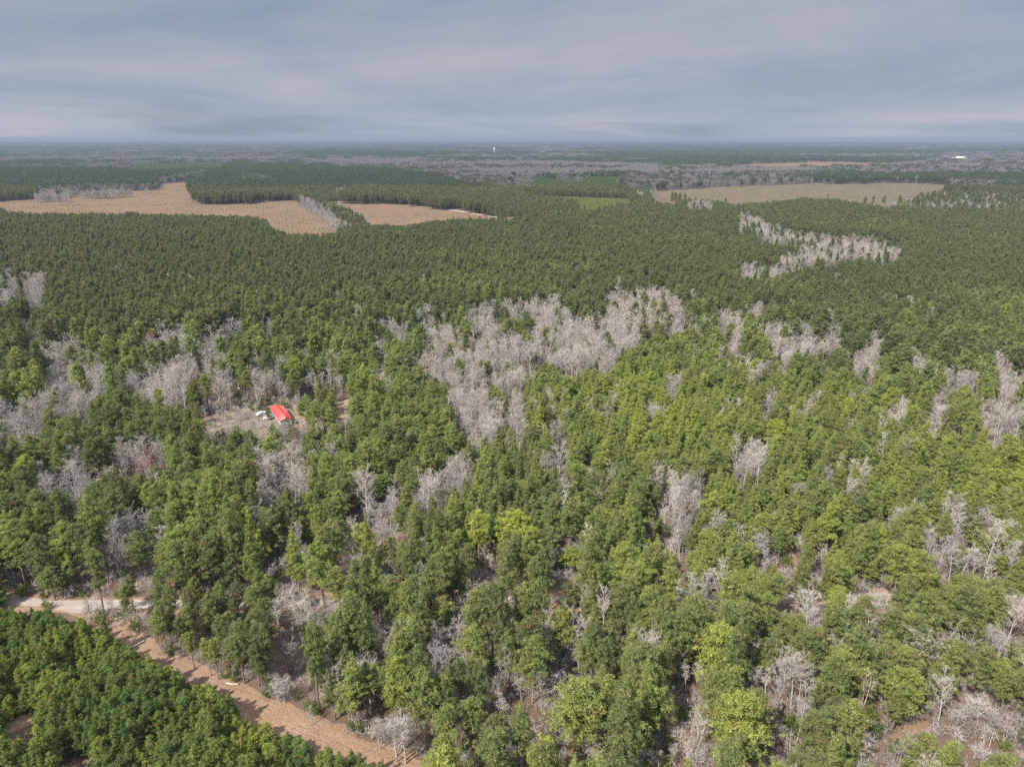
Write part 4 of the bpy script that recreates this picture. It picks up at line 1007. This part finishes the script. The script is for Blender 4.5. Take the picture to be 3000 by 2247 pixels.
for i in ob[:300]:
    size = 'tall' if hb[i] > 13 else 'small' if hb[i] < 7 else 'slim' if vb[i] in (3, 4) else 'forked' if vb[i] in (5, 6) else 'spreading'
    colr = 'reddish' if tb[i] > 0.88 else 'dark grey' if tb[i] < 0.25 else 'pale tan' if tb[i] > 0.62 else 'pale grey'
    wh = 'behind the road' if qb0[i][1] < 1750 else 'before the road'
    single_tree('bare_tree', 'bare_tree', ('trunk', 'crown'), Bp[i, 0], Bp[i, 1], rb[i], sbv[i], vb[i], tb[i],
                '%s %s leafless tree %s, %s' % (size, colr, wh, PLACE[i]), 'bare tree', 'leafless trees nearest the camera')

# --- undergrowth
U = grid(2.6, 70, 430)
qu = at_z(U, 0.0)
un = fnoise(U[:, 0] / 12, U[:, 1] / 12, 111)
openu = in_any(qu, [V(10, [(1560, 1160), (1860, 960), (1960, 1010), (1760, 1220)]), ROAD_T, STRIP_T, RED_T, SOIL_T, SAND_T, SAND2_T, YOUNG_T, NOTCH_T]) | (inside(qu, YARD_T) & (RNG.random(len(U)) < 0.82))
ed = in_any(at_z(U, -1.2), [STRIP_T, ROAD_T]) | in_any(at_z(U, 1.5), [ROAD_T])
r_ = RNG.random(len(U))
g_ok = ~openu & (((un > 0.5) & (r_ < 0.25)) | (ed & (r_ < 0.2)))
b_ok = ~openu & ~g_ok & (r_ > 0.30) & ~hides_truck(U, np.full(len(U), 3.0)); g_ok &= ~hides_truck(U, np.full(len(U), 2.0))
for nm, kd, mm, lab, cat in (('green_undergrowth', 'shrub', g_ok, 'low green shrubs scattered on the forest floor', 'undergrowth'), ('bare_undergrowth', 'brush', b_ok, 'leafless grey brush scattered on the forest floor', 'undergrowth')):
    p_ = U[mm]; k_ = len(p_); s_ = RNG.uniform(0.6, 1.5, k_) * (1.35 if kd == 'brush' else 1.0)
    stuff_scatter(nm, kd, np.c_[p_, np.zeros(k_)], RNG.uniform(0, 6.28, k_), np.stack([s_, s_, s_ * RNG.uniform(0.7, 1.3, k_)], 1), RNG.integers(0, 3, k_), np.clip(RNG.normal(0.25 if kd == 'brush' else 0.45, 0.2, k_), 0, 0.85), lab, cat)

# --- seedlings and weeds in the fields
S = grid(5.5, 800, 2300, margin=80, jitter=0.3)
qs = at_z(S, 0.0)
ok = (inside(qs, FIELD_A) | inside(qs, FIELD_B)) & (RNG.random(len(S)) < np.clip(0.2 + 3.0 * (fnoise(S[:, 0] / 60, S[:, 1] / 60, 121) - 0.5), 0.1, 0.8))
ok |= inside(qs, FIELD_C) & (RNG.random(len(S)) < 0.30)
S = S[ok]; k_ = len(S); s_ = RNG.uniform(0.3, 0.75, k_)
stuff_scatter('field_seedlings', 'shrub', np.c_[S, np.full(k_, 0.2)], RNG.uniform(0, 6.28, k_), np.stack([s_, s_, s_ * 0.6], 1), RNG.integers(0, 3, k_), RNG.uniform(0.1, 0.9, k_), 'low green seedlings and weeds in the dry fields', 'seedlings')

# --- distant woods as clumps of tree tops
def far_kind(P, near):
    q = at_z(P, 9.0)
    nn = fnoise(P[:, 0] / 1300, P[:, 1] / 900, 131, 4)
    kind = np.where(nn > 0.50, 1, 0)
    mix = RNG.random(len(P))
    kind = np.where(mix < 0.17, 1 - kind, kind)
    kind = np.where(in_any(q, FAR_PINE + FAR_YOUNG), 0, kind)
    kind = np.where(in_any(q, FAR_BARE) & (mix < 0.78), 1, kind)
    young = in_any(q, FAR_YOUNG)
    empty_ = fnoise(P[:, 0] / 700, P[:, 1] / 700, 151, 3) > 0.71
    empty_ &= ~in_any(q, FAR_PINE + FAR_YOUNG + FAR_BARE) & ~near
    rag = np.stack([fnoise(P[:, 0] / 30, P[:, 1] / 30, 201, 2) - 0.5, (fnoise(P[:, 0] / 30, P[:, 1] / 30, 211, 2) - 0.5) * 0.4], 1) * 26
    for f in FIELDS:
        for z in (0.0, 4.0, 8.0, 12.0, 16.0):
            empty_ |= inside(at_z(P, z) + rag, f)
    return kind, young, empty_
C1 = grid(13.5, NEAR_FAR - 20, 2700, margin=120)
C2 = grid(34, 2700, 5600, margin=100)
C3 = grid(105, 5600, 21000, margin=100)
allP, allI = [], []
for C_, base, cnt in ((C1, 0, 4), (C2, 4, 3), (C3, 7, 3)):
    allP.append(C_); allI.append(base + RNG.integers(0, cnt, len(C_)))
FP = np.concatenate(allP); FI = np.concatenate(allI)
kind, young, emp = far_kind(FP, FP[:, 1] < 2700)
trk = np.zeros(len(FP), bool)
for tr in TRACKS[:3]:
    w = np.array([ground_at(a, b)[:2] for a, b in tr])
    for a, b in zip(w[:-1], w[1:]):
        for t in np.linspace(0, 1, 12):
            c = a + (b - a) * t
            trk |= ((FP - c) ** 2).sum(1) < 20 ** 2
            # keep the sight line to the track free
            for back in (20, 50, 90):
                trk |= ((FP - c * (1 - back / np.linalg.norm(c))) ** 2).sum(1) < 13 ** 2
emp |= trk & (FP[:, 1] < 4000)
for x, y, a, b, r in FAR_FIELDS:
    rel = FP - [x, y]; ca, sa = math.cos(r), math.sin(r)
    u_, v_ = rel[:, 0] * ca + rel[:, 1] * sa, -rel[:, 0] * sa + rel[:, 1] * ca
    emp |= (np.abs(u_) < a * 0.52) & (np.abs(v_) < b * 0.52)
clear = [(np.array([2526., 4198.]), 120.0)]
for c, r in clear:
    emp |= ((FP - c) ** 2).sum(1) < r * r
    dr_ = c / np.linalg.norm(c); al = (c - FP) @ dr_; ac = np.abs((FP[:, 0] - c[0]) * dr_[1] - (FP[:, 1] - c[1]) * dr_[0])
    emp |= (al > 0) & (al < 780) & (ac < 62)
for kd, nm, kk, lab, cat in ((0, 'distant_pine_forest', 'pine_clump', 'dark green pine woods in blocks towards the horizon', 'pine forest'), (1, 'distant_bare_woodland', 'bare_clump', 'grey-mauve leafless woods in bands towards the horizon', 'bare woodland')):
    m = (kind == kd) & ~emp
    p_ = FP[m]; k_ = len(p_)
    sz = np.where(young[m], 0.45, RNG.uniform(0.8, 1.15, k_))
    tn = np.clip(0.30 + 0.5 * (fnoise(p_[:, 0] / 500, p_[:, 1] / 400, 171) - 0.5) + RNG.normal(scale=0.08, size=k_) + 0.40 * young[m], 0, 1) if kd == 0 else np.clip(RNG.normal(0.10, 0.08, k_), 0, 0.8)
    xy = np.where(young[m], 0.95, 1.0)
    stuff_scatter(nm, kk, np.c_[p_, np.zeros(k_)], RNG.uniform(0, 6.28, k_), np.stack([xy, xy, sz], 1), FI[m], tn, lab, cat)
print('instances', len(PINES['P']), len(Y), len(Bp), len(U), len(S), len(FP))

# ------------------------------------------------------------------ house, vehicles and other built things
M['roof'] = plain_mat('red_metal_roof', (0.367, 0.043, 0.039), 0.5, 0.0, 0.25, 0.6, 0.5)
M['white'] = plain_mat('white_siding', (0.562, 0.562, 0.546), 0.6, 0.0, 0.06, 1.5)
M['trim'] = plain_mat('white_trim', (0.624, 0.624, 0.608), 0.5, 0.0, 0.04, 2.0)
M['glass'] = plain_mat('dark_glass', (0.03, 0.035, 0.04), 0.12, 0.0, 0.1, 1.0, 0.6)
M['grey'] = plain_mat('grey_metal', (0.36, 0.37, 0.38), 0.5, 0.3, 0.1, 2.0)
M['block'] = plain_mat('foundation_block', (0.33, 0.31, 0.29), 0.9, 0.0, 0.15, 2.0)
M['wood'] = plain_mat('weathered_wood', (0.26, 0.22, 0.18), 0.9, 0.0, 0.2, 3.0)
M['log'] = plain_mat('peeled_log', (0.359, 0.289, 0.211), 0.85, 0.0, 0.2, 2.5)
M['logdark'] = plain_mat('fallen_trunk_bark', (0.20, 0.16, 0.13), 0.9, 0.0, 0.2, 2.5)
M['car_white'] = plain_mat('white_car_paint', (0.577, 0.585, 0.593), 0.25, 0.0, 0.03, 1.0, 0.5)
M['car_silver'] = plain_mat('silver_car_paint', (0.46, 0.48, 0.50), 0.3, 0.4, 0.04, 1.0, 0.5)
M['tyre'] = plain_mat('tyre_rubber', (0.025, 0.025, 0.026), 0.9)
M['tan_roof'] = plain_mat('tan_roof', (0.359, 0.312, 0.257), 0.7, 0.0, 0.1, 1.0)
M['tower'] = plain_mat('white_tank_paint', (0.624, 0.624, 0.624), 0.4, 0.0, 0.03, 0.3)
def box(g, c, s, shade=0.5):
    c = np.array(c, float); h = np.array(s, float) / 2
    v = np.array([[x, y, z] for x in (-1, 1) for y in (-1, 1) for z in (-1, 1)]) * h + c
    g.add(v, [(0, 1, 3, 2), (4, 6, 7, 5), (0, 4, 5, 1), (2, 3, 7, 6), (0, 2, 6, 4), (1, 5, 7, 3)], shade)
    return g
def prism(g, prof, w0, w1=None, axis='x'):
    """side profile (x,z) extruded across y; w1: half width at the top of the profile"""
    prof = np.array(prof, float); n = len(prof)
    zt = prof[:, 1].max(); zb = prof[:, 1].min(); w1 = w0 if w1 is None else w1
    hw = w0 + (w1 - w0) * (prof[:, 1] - zb) / max(zt - zb, 1e-6)
    v = np.concatenate([np.c_[prof[:, 0], -hw, prof[:, 1]], np.c_[prof[:, 0], hw, prof[:, 1]]])
    k = np.arange(n); k2 = (k + 1) % n
    g.add(v, np.stack([k, k2, n + k2, n + k], 1), 0.5)
    c0 = np.append(prof.mean(0), 0)
    for side, o in ((-1, 0), (1, n)):
        cv = np.array([[prof[:, 0].mean(), side * hw.mean(), prof[:, 1].mean()]])
        vv = np.concatenate([v[o:o + n], cv])
        t = np.stack([k, k2, np.full(n, n)], 1)
        g.add(vv, t if side > 0 else t[:, ::-1], 0.5)
    return g
def part(name, g, mat, parent):
    return obj(name, g.mesh(name, [mat]), parent)
def lathe(g, prof, ns=20, cx=0.0, cy=0.0):
    th = np.arange(ns) * 2 * math.pi / ns; n = len(prof)
    v = np.array([[cx + r * math.cos(t), cy + r * math.sin(t), z] for r, z in prof for t in th])
    i = np.arange(n - 1)[:, None] * ns; k = np.arange(ns)[None]; k2 = (k + 1) % ns
    g.add(v, np.stack([i + k, i + k2, i + ns + k2, i + ns + k], -1).reshape(-1, 4), 0.5)
    return g

# --- the house: local x along the ridge, y across
HL, HW, HH = 16.8, 4.5, 2.5
hx = np.array([-.5, .866])
house = empty('house', (-95.0, 272.2, 0.06), math.atan2(hx[1], hx[0]))
tag(house, 'long white house with a bright red metal roof in the yard clearing', 'house')
part('foundation', box(Geo(), (0, 0, 0.25), (HL - 0.1, HW - 0.1, 0.6)), M['block'], house)
w = Geo(); z0 = 0.55; zt = z0 + HH; RH = 0.95
for y in (-1, 1):
    box(w, (0, y * (HW / 2 - 0.08), z0 + HH / 2), (HL, 0.16, HH))
for x in (-1, 1):
    prism_pts = None
    g2 = Geo()
    xo = x * (HL / 2 - 0.08)
    v = [(xo + e, yy, zz) for e in (-0.08, 0.08) for yy, zz in ((-HW / 2 + 0.17, z0), (HW / 2 - 0.17, z0), (HW / 2 - 0.17, zt), (0, zt + RH - 0.15), (-HW / 2 + 0.17, zt))]
    w.add(v, [(0, 1, 2, 3), (5, 8, 7, 6)], 0.5); w.add(v, [(0, 3, 4), (5, 9, 8)], 0.5)
part('wall', w, M['white'], house)
r = Geo(); ov = 0.45
sl = (RH) / (HW / 2)
for s_ in (-1, 1):
    e = HW / 2 + ov; ze = zt - ov * sl + 0.06; zr = zt + RH + 0.06
    xs = HL / 2 + 0.4
    v = [(-xs, 0, zr), (xs, 0, zr), (xs, s_ * e, ze), (-xs, s_ * e, ze), (-xs, 0, zr - 0.1), (xs, 0, zr - 0.1), (xs, s_ * e, ze - 0.1), (-xs, s_ * e, ze - 0.1)]
    r.add(v, [(0, 3, 2, 1) if s_ > 0 else (0, 1, 2, 3), (4, 5, 6, 7), (3, 7, 6, 2), (0, 4, 7, 3), (1, 2, 6, 5)], 0.5)
rf = part('roof', r, M['roof'], house)
sm = Geo(); nseam = 20
for s_ in (-1, 1):
    e = HW / 2 + ov; ze = zt - ov * sl + 0.06; zr = zt + RH + 0.06
    for i in range(nseam):
        x = -HL / 2 - 0.2 + (HL + 0.4) * i / (nseam - 1)
        sm.add([(x - 0.04, 0.1 * s_, zr - 0.03), (x + 0.04, 0.1 * s_, zr - 0.03), (x + 0.04, s_ * e, ze + 0.002), (x - 0.04, s_ * e, ze + 0.002), (x - 0.04, 0.1 * s_, zr + 0.04), (x + 0.04, 0.1 * s_, zr + 0.04), (x + 0.04, s_ * e, ze + 0.07), (x - 0.04, s_ * e, ze + 0.07)],
               [(4, 5, 6, 7), (0, 4, 7, 3), (1, 2, 6, 5), (3, 7, 6, 2)], 0.5)
part('roof_seams', sm, M['roof'], rf)
part('ridge_cap', box(Geo(), (0, 0, zt + RH + 0.1), (HL + 0.9, 0.34, 0.09)), M['roof'], rf)
for y, ny in ((1, 1), (-1, -1)):
    for i, x in enumerate((-6.3, -3.2, 3.0, 6.2)):
        wi = part('window', box(Geo(), (x, y * (HW / 2 + 0.02), z0 + 1.55), (1.1, 0.05, 1.2)), M['glass'], house)
        f = Geo()
        for dz in (-0.66, 0.0, 0.66):
            box(f, (x, y * (HW / 2 + 0.04), z0 + 1.55 + dz), (1.34, 0.08, 0.08 if dz else 0.05))
        for dx in (-0.62, 0.62):
            box(f, (x + dx, y * (HW / 2 + 0.04), z0 + 1.55), (0.1, 0.078, 1.24))
        part('frame', f, M['trim'], wi)
for x, sx in ((-HL / 2, -1), (HL / 2, 1)):
    wi = part('window', box(Geo(), (x + sx * 0.02, 0.5, z0 + 1.4), (0.05, 1.1, 1.2)), M['glass'], house)
    f = Geo()
    for dz in (-0.66, 0.66):
        box(f, (x + sx * 0.04, 0.5, z0 + 1.4 + dz), (0.08, 1.3, 0.08))
    for dy in (-0.6, 0.6):
        box(f, (x + sx * 0.04, 0.5 + dy, z0 + 1.4), (0.078, 0.1, 1.24))
    part('frame', f, M['trim'], wi)
dr = part('door', box(Geo(), (0.2, HW / 2 + 0.03, z0 + 1.05), (0.95, 0.06, 2.05)), M['wood'], house)
part('handle', box(Geo(), (0.55, HW / 2 + 0.09, z0 + 1.0), (0.05, 0.06, 0.14)), M['grey'], dr)
st = Geo()
for i in range(3):
    box(st, (0.2, HW / 2 + 0.3 + 0.3 * i, 0.45 - 0.17 * i), (1.5, 0.3, 0.16))
part('step', st, M['wood'], house)

# --- vehicles
def vehicle(name, label, cat, x, y, rz, kind, paint, z=0.06):
    c = empty(name, (x, y, z), rz); tag(c, label, cat)
    if kind == 'pickup':
        L_, W_ = 5.6, 0.95
        lower = [(-2.8, 0.45), (2.75, 0.45), (2.8, 0.75), (2.7, 1.02), (1.35, 1.12), (1.2, 1.1), (-0.55, 1.1), (-0.6, 1.12), (-2.8, 1.12)]
        cab = [(-0.62, 1.1), (1.28, 1.1), (0.72, 1.78), (-0.5, 1.82)]
        wx = (-1.75, 1.85)
    else:
        L_, W_ = 4.7, 0.9
        lower = [(-2.35, 0.4), (2.3, 0.4), (2.35, 0.68), (2.2, 0.86), (1.1, 0.98), (-1.5, 1.0), (-2.3, 0.95)]
        cab = [(-1.75, 0.97), (1.05, 0.97), (0.3, 1.42), (-1.05, 1.45)]
        wx = (-1.4, 1.42)
    b = part('body', prism(Geo(), lower, W_, W_ * 0.97), M[paint], c)
    for y_ in (-0.6, 0.6):
        part('headlight', box(Geo(), (L_ / 2 - 0.02, y_, 0.78), (0.1, 0.34, 0.16)), M['trim'], c)
    part('cabin', prism(Geo(), cab, W_ * 0.93, W_ * 0.74), M[paint], c)
    cb = np.array(cab); m_ = cb.mean(0)
    inn = m_ + (cb - m_) * np.array([0.82, 0.66])
    part('side_windows', prism(Geo(), inn, W_ * 0.915, W_ * 0.80), M['glass'], c)
    fz = Geo(); a, d = cb[1], cb[2]
    p0 = a + (d - a) * 0.14 + [0.03, 0]; p1 = a + (d - a) * 0.88 + [0.03, 0]
    fz.add([(p0[0], -W_ * 0.8, p0[1]), (p0[0], W_ * 0.8, p0[1]), (p1[0], W_ * 0.68, p1[1]), (p1[0], -W_ * 0.68, p1[1])], [(0, 1, 2, 3)], 0.5)
    part('windscreen', fz, M['glass'], c)
    if kind == 'pickup':
        bd = Geo()
        box(bd, (-1.72, 0, 1.127), (2.0, 1.6, 0.02)); part('bed', bd, M['tyre'], c)
        rk = Geo()
        for x_ in (-2.6, -1.9, -1.2):
            box(rk, (x_, 0, 1.42), (0.16, 1.7, 0.1))
            for y_ in (-0.8, 0.8):
                box(rk, (x_, y_, 1.25), (0.1, 0.08, 0.26))
        part('bed_rack', rk, M[paint], c)
    for x_ in wx:
        for y_ in (-1, 1):
            t = Geo(); th = np.linspace(0, 2 * math.pi, 19)[:-1]; rr_ = 0.37
            v = np.concatenate([np.stack([x_ + rr_ * np.cos(th), np.full(18, y_ * (W_ - 0.2)), 0.37 + rr_ * np.sin(th)], 1), np.stack([x_ + rr_ * np.cos(th), np.full(18, y_ * (W_ + 0.03)), 0.37 + rr_ * np.sin(th)], 1), [[x_, y_ * (W_ + 0.03), 0.37]]])
            k = np.arange(18); k2 = (k + 1) % 18
            t.add(v, np.stack([k, k2, 18 + k2, 18 + k], 1), 0.5); t.add(v, np.stack([18 + k, 18 + k2, np.full(18, 36)], 1), 0.5)
            wh_ = part('wheel', t, M['tyre'], c)
            rm = Geo(); v2 = np.concatenate([np.stack([x_ + 0.22 * np.cos(th), np.full(18, y_ * (W_ + 0.04)), 0.37 + 0.22 * np.sin(th)], 1), [[x_, y_ * (W_ + 0.05), 0.37]]])
            rm.add(v2, np.stack([k, k2, np.full(18, 18)], 1), 0.5)
            part('rim', rm, M['grey'], wh_)
    return c
p = ground_at(1978, 1740)
vehicle('pickup_truck', 'white pickup truck half hidden by pines on the dirt road', 'pickup truck', p[0], p[1], 0.05, 'pickup', 'car_white', 0.1)
p = V(9, [(1060, 650)])[0]; p = ground_at(*p)
vehicle('parked_car', 'white car parked close against the red-roofed house', 'car', p[0] - 1.2, p[1], 0.5, 'car', 'car_white')
p = V(9, [(915, 600)])[0]; p = ground_at(*p)
vehicle('parked_car', 'white car behind the small pine beside the red-roofed house', 'car', p[0], p[1], 0.9, 'car', 'car_white')
p = V(9, [(240, 540)])[0]; p = ground_at(*p)
vehicle('parked_car', 'silver car under the tall pine across the yard from the house', 'car', p[0], p[1], 0.2, 'car', 'car_silver', 0.02)
p = V(9, [(300, 550)])[0]; p = ground_at(*p)
vehicle('parked_car', 'white car beside the silver car across the yard', 'car', p[0] + 1.5, p[1] + 1.0, 0.1, 'car', 'car_white', 0.02)
# --- gas tank
p = ground_at(*V(9, [(975, 668)])[0])
tk = empty('gas_tank', (p[0], p[1], 0.06), 0.6); tag(tk, 'white rounded gas tank lying on the grass near the house', 'gas tank')
prof = [(0.0, -1.3), (0.3, -1.24), (0.5, -1.05), (0.55, -0.8), (0.55, 0.8), (0.5, 1.05), (0.3, 1.24), (0.0, 1.3)]
g = Geo(); lathe(g, prof, 18); g.v[0] = g.v[0][:, [2, 0, 1]] + [0, 0, 0.85]; part('tank', g, M['tower'], tk)
for x in (-0.8, 0.8):
    part('leg', box(Geo(), (x, 0, 0.17), (0.18, 0.8, 0.36)), M['block'], tk)
part('valve_cover', lathe(Geo(), [(0.0, 1.62), (0.16, 1.58), (0.18, 1.34)], 12), M['grey'], tk)
# --- utility pole
p = ground_at(*V(9, [(657, 490)])[0])
up = empty('utility_pole', (p[0], p[1], 0), 0.3); tag(up, 'wooden utility pole with grey transformer at the edge of the yard', 'utility pole'); up.rotation_euler = (0.0, -0.03, 0.3)
g = Geo(); tube(g, [(0, 0, -0.3), (0, 0, 5), (0, 0, 10.6)], [0.17, 0.15, 0.11], 10); part('pole', g, M['wood'], up)
g = lathe(Geo(), [(0, 7.6), (0.28, 7.62), (0.3, 7.7), (0.3, 8.6), (0.26, 8.68), (0, 8.72)], 14, 0.0, -0.45); part('transformer', g, M['trim'], up)
part('bracket', box(Geo(), (0, -0.2, 8.2), (0.12, 0.22, 0.5)), M['grey'], up)
g = lathe(Geo(), [(0.0, 10.9), (0.06, 10.85), (0.08, 10.62), (0.05, 10.55)], 10); part('insulator', g, M['grey'], up)
p = ground_at(*V(9, [(685, 492)])[0])
mb = empty('meter_post', (p[0], p[1], 0)); tag(mb, 'short pale meter post standing beside the utility pole', 'meter post')
part('post', box(Geo(), (0, 0, 0.7), (0.16, 0.16, 1.5)), M['log'], mb); part('meter_box', box(Geo(), (0, -0.13, 1.25), (0.4, 0.14, 0.55)), M['trim'], mb)
# --- small buildings of the other homestead
def shed(name, label, xy, rz, L_, W_, H_, wall, roof):
    c = empty(name, (xy[0], xy[1], 0.1), rz); tag(c, label, 'shed')
    part('wall', box(Geo(), (0, 0, H_ / 2), (L_, W_, H_)), M[wall], c)
    rg = Geo(); rise = W_ * 0.22
    for s_ in (-1, 1):
        v = [(-L_ / 2 - .3, 0, H_ + rise), (L_ / 2 + .3, 0, H_ + rise), (L_ / 2 + .3, s_ * (W_ / 2 + .3), H_ - 0.02), (-L_ / 2 - .3, s_ * (W_ / 2 + .3), H_ - 0.02)]
        v += [(a, b, d - 0.1) for a, b, d in v]
        rg.add(v, [(0, 3, 2, 1), (4, 5, 6, 7), (3, 7, 6, 2), (0, 4, 7, 3), (1, 2, 6, 5)], 0.5)
    part('roof', rg, M[roof], c)
    gb = Geo(); gb.add([(-L_ / 2, -W_ / 2, H_), (-L_ / 2, W_ / 2, H_), (-L_ / 2, 0, H_ + rise - .1), (L_ / 2, -W_ / 2, H_), (L_ / 2, W_ / 2, H_), (L_ / 2, 0, H_ + rise - .1)], [(0, 2, 1), (3, 4, 5)], 0.5)
    part('gable', gb, M[wall], c)
    d = part('door', box(Geo(), (0.6, -W_ / 2 - 0.03, 1.05), (1.2, 0.06, 2.1)), M['wood'], c); part('handle', box(Geo(), (1.05, -W_ / 2 - 0.09, 1.0), (0.05, 0.06, 0.2)), M['grey'], d)
    return c
shed('shed', 'small shed with a pale pink-tan roof at the forest edge', ground_at(144, 826)[:2], 0.3, 7, 5, 2.4, 'white', 'tan_roof')
shed('shed', 'low tan-roofed shed nearer than the pale one', ground_at(150, 860)[:2], -0.4, 6, 4.5, 2.2, 'tan_roof', 'tan_roof')
shed('shed', 'long low shed with a pale roof deep among the dark pines', ground_at(48, 792)[:2], 0.15, 16, 5, 2.5, 'wood', 'tan_roof')
fe = empty('white_fence', tuple(ground_at(38, 957)[:2]) + (0.1,)); tag(fe, 'white board fence crossing the small clearing by the photo edge', 'fence')
a = ground_at(38, 957)[:2]; b = ground_at(112, 952)[:2]; d = (b - a)
for i in range(13):
    part('post', box(Geo(), (d[0] * i / 12, d[1] * i / 12, 0.6), (0.16, 0.16, 1.3)), M['trim'], fe)
ln = np.linalg.norm(d); ang = math.atan2(d[1], d[0])
for z in (0.45, 0.8, 1.12):
    rl = part('rail', box(Geo(), (ln / 2, -0.11, z), (ln, 0.05, 0.2)), M['trim'], fe); rl.rotation_euler = (0, 0, ang)
# --- felled and fallen trunks
def log(label, a, b, r0, r1, mat, z0=None, z1=None):
    pa, pb = ground_at(*a), ground_at(*b)
    o_ = empty('fallen_log', (pa[0], pa[1], 0.0)); tag(o_, label, 'log', 'logs along the cleared strip')
    dv = pb - pa; t = np.linspace(0, 1, 7)
    za = r0 + 0.08 if z0 is None else z0; zb = r1 + 0.08 if z1 is None else z1
    pts = np.c_[dv[0] * t, dv[1] * t, za + (zb - za) * t] + np.c_[0.05 * np.sin(t * 9), 0.05 * np.cos(t * 7), 0 * t]
    g = Geo(); tube(g, pts, r0 + (r1 - r0) * t, 9); part('trunk', g, M[mat], o_)
    for i_, nm in ((0, 'cut_end'), (-1, 'cut_end')):
        dd = unit(pts[1] - pts[0]) * (1 if i_ == 0 else -1); rr_ = (r0, r1)[i_]
        g = Geo(); tube(g, [pts[i_] - dd * 0.015, pts[i_] + dd * 0.02], [rr_ * 0.95, rr_ * 0.95], 9); c = pts[i_] - dd * 0.016
        ref = np.array([0, 0, 1.0]); u_ = unit(np.cross(dd, ref)); v_ = np.cross(dd, u_); th = np.arange(9) * 2 * math.pi / 9
        g.add(np.concatenate([c + rr_ * 0.95 * (np.cos(th)[:, None] * u_ + np.sin(th)[:, None] * v_), [c]]), np.stack([np.arange(9), (np.arange(9) + 1) % 9, np.full(9, 9)], 1), 0.5)
        part(nm, g, M['log'], o_)
    g = Geo()
    for k in range(4):
        s0 = pts[1 + k]; tube(g, [s0, s0 + [random.uniform(-.3, .3), random.uniform(-.3, .3), 0.35 + random.random() * .4]], [0.05, 0.02], 5)
    part('branch_stub', g, M[mat], o_)
    return o_
q = V(11, [(90, 245), (300, 125), (1310, 645), (1452, 655), (1310, 730), (1390, 722)])
log('long pale log lying across the upper end of the cleared strip', q[0], q[1], 0.26, 0.18, 'log')
log('short pale log lying at the far edge of the cleared strip', q[2], q[3], 0.2, 0.17, 'log')
log('thin pale branch lying on the cleared strip below the short log', q[4], q[5], 0.09, 0.06, 'log')
q = V(10, [(1740, 965), (1850, 850)])
log('dark fallen trunk leaning into the stand above the long log', q[0], q[1], 0.14, 0.1, 'logdark', 0.2, 2.2)
q = V(10, [(1620, 975), (1760, 940)])
log('bleached crooked branch on the brush near the long log', q[0], q[1], 0.1, 0.06, 'log', 0.4, 0.9)
# --- far things
wt = empty('water_tower', (-118, 5000, 0)); tag(wt, 'tiny white water tower rising from the distant woods', 'water tower')
part('tank', lathe(Geo(), [(0.01, 33.5), (2.2, 33.8), (5.2, 36.0), (6.6, 39.5), (6.0, 43.0), (3.6, 45.6), (0.01, 46.6)], 24), M['tower'], wt)
part('pedestal', lathe(Geo(), [(3.6, 0), (2.4, 2.5), (1.6, 6), (1.5, 28), (2.2, 33.9)], 16), M['tower'], wt)
wb_ = empty('warehouse', (2526, 4198, 0), 0.03); tag(wb_, 'long white warehouse alone in the distant woods', 'warehouse')
part('wall', box(Geo(), (0, 0, 3.6), (50, 24, 7.2)), M['white'], wb_)
rg = Geo()
for s_ in (-1, 1):
    v = [(-25.5, 0, 10.2), (25.5, 0, 10.2), (25.5, s_ * 12.6, 7.15), (-25.5, s_ * 12.6, 7.15)]; v += [(a, b, d - 0.2) for a, b, d in v]
    rg.add(v, [(0, 3, 2, 1), (4, 5, 6, 7), (3, 7, 6, 2), (0, 4, 7, 3), (1, 2, 6, 5)], 0.5)
part('roof', rg, M['tower'], wb_)
for x in (-16, -4, 8, 18):
    part('door', box(Geo(), (x, -12.05, 2.4), (4.2, 0.1, 4.6)), M['grey'], wb_)
g = box(Geo(), (-38, 6, 2.6), (18, 12, 5.2)); part('lean_to', g, M['tan_roof'], wb_)
tag(sheet('gravel_lot', np.array([(2780, 464), (2846, 464), (2836, 477), (2796, 477)]), 0.4, M['sand'], 30, 6), kind='structure')


# ------------------------------------------------------------------ air
def haze():
    g = Geo()
    a, z0, z1 = 68000.0, -2.0, 121.0
    v = [(-a, -a, z0), (a, -a, z0), (a, a, z0), (-a, a, z0), (-a, -a, z1), (a, -a, z1), (a, a, z1), (-a, a, z1)]
    f = [(3, 2, 1, 0), (4, 5, 6, 7), (0, 1, 5, 4), (1, 2, 6, 5), (2, 3, 7, 6), (3, 0, 4, 7)]
    g.add(v, f, 0.5)
    m, N, L = mat_new('haze')
    pv = N.new('ShaderNodeVolumePrincipled')
    pv.inputs['Color'].default_value = (0.25, 0.30, 0.385, 1)
    pv.inputs['Density'].default_value = 1.0e-4
    pv.inputs['Anisotropy'].default_value = 0.0
    q = N.new('ShaderNodeOutputMaterial'); L.new(pv.outputs[0], q.inputs['Volume'])
    o = obj('haze', g.mesh('haze', [m])); tag(o, 'thin blue haze over the whole landscape', 'haze', kind='stuff')
haze()
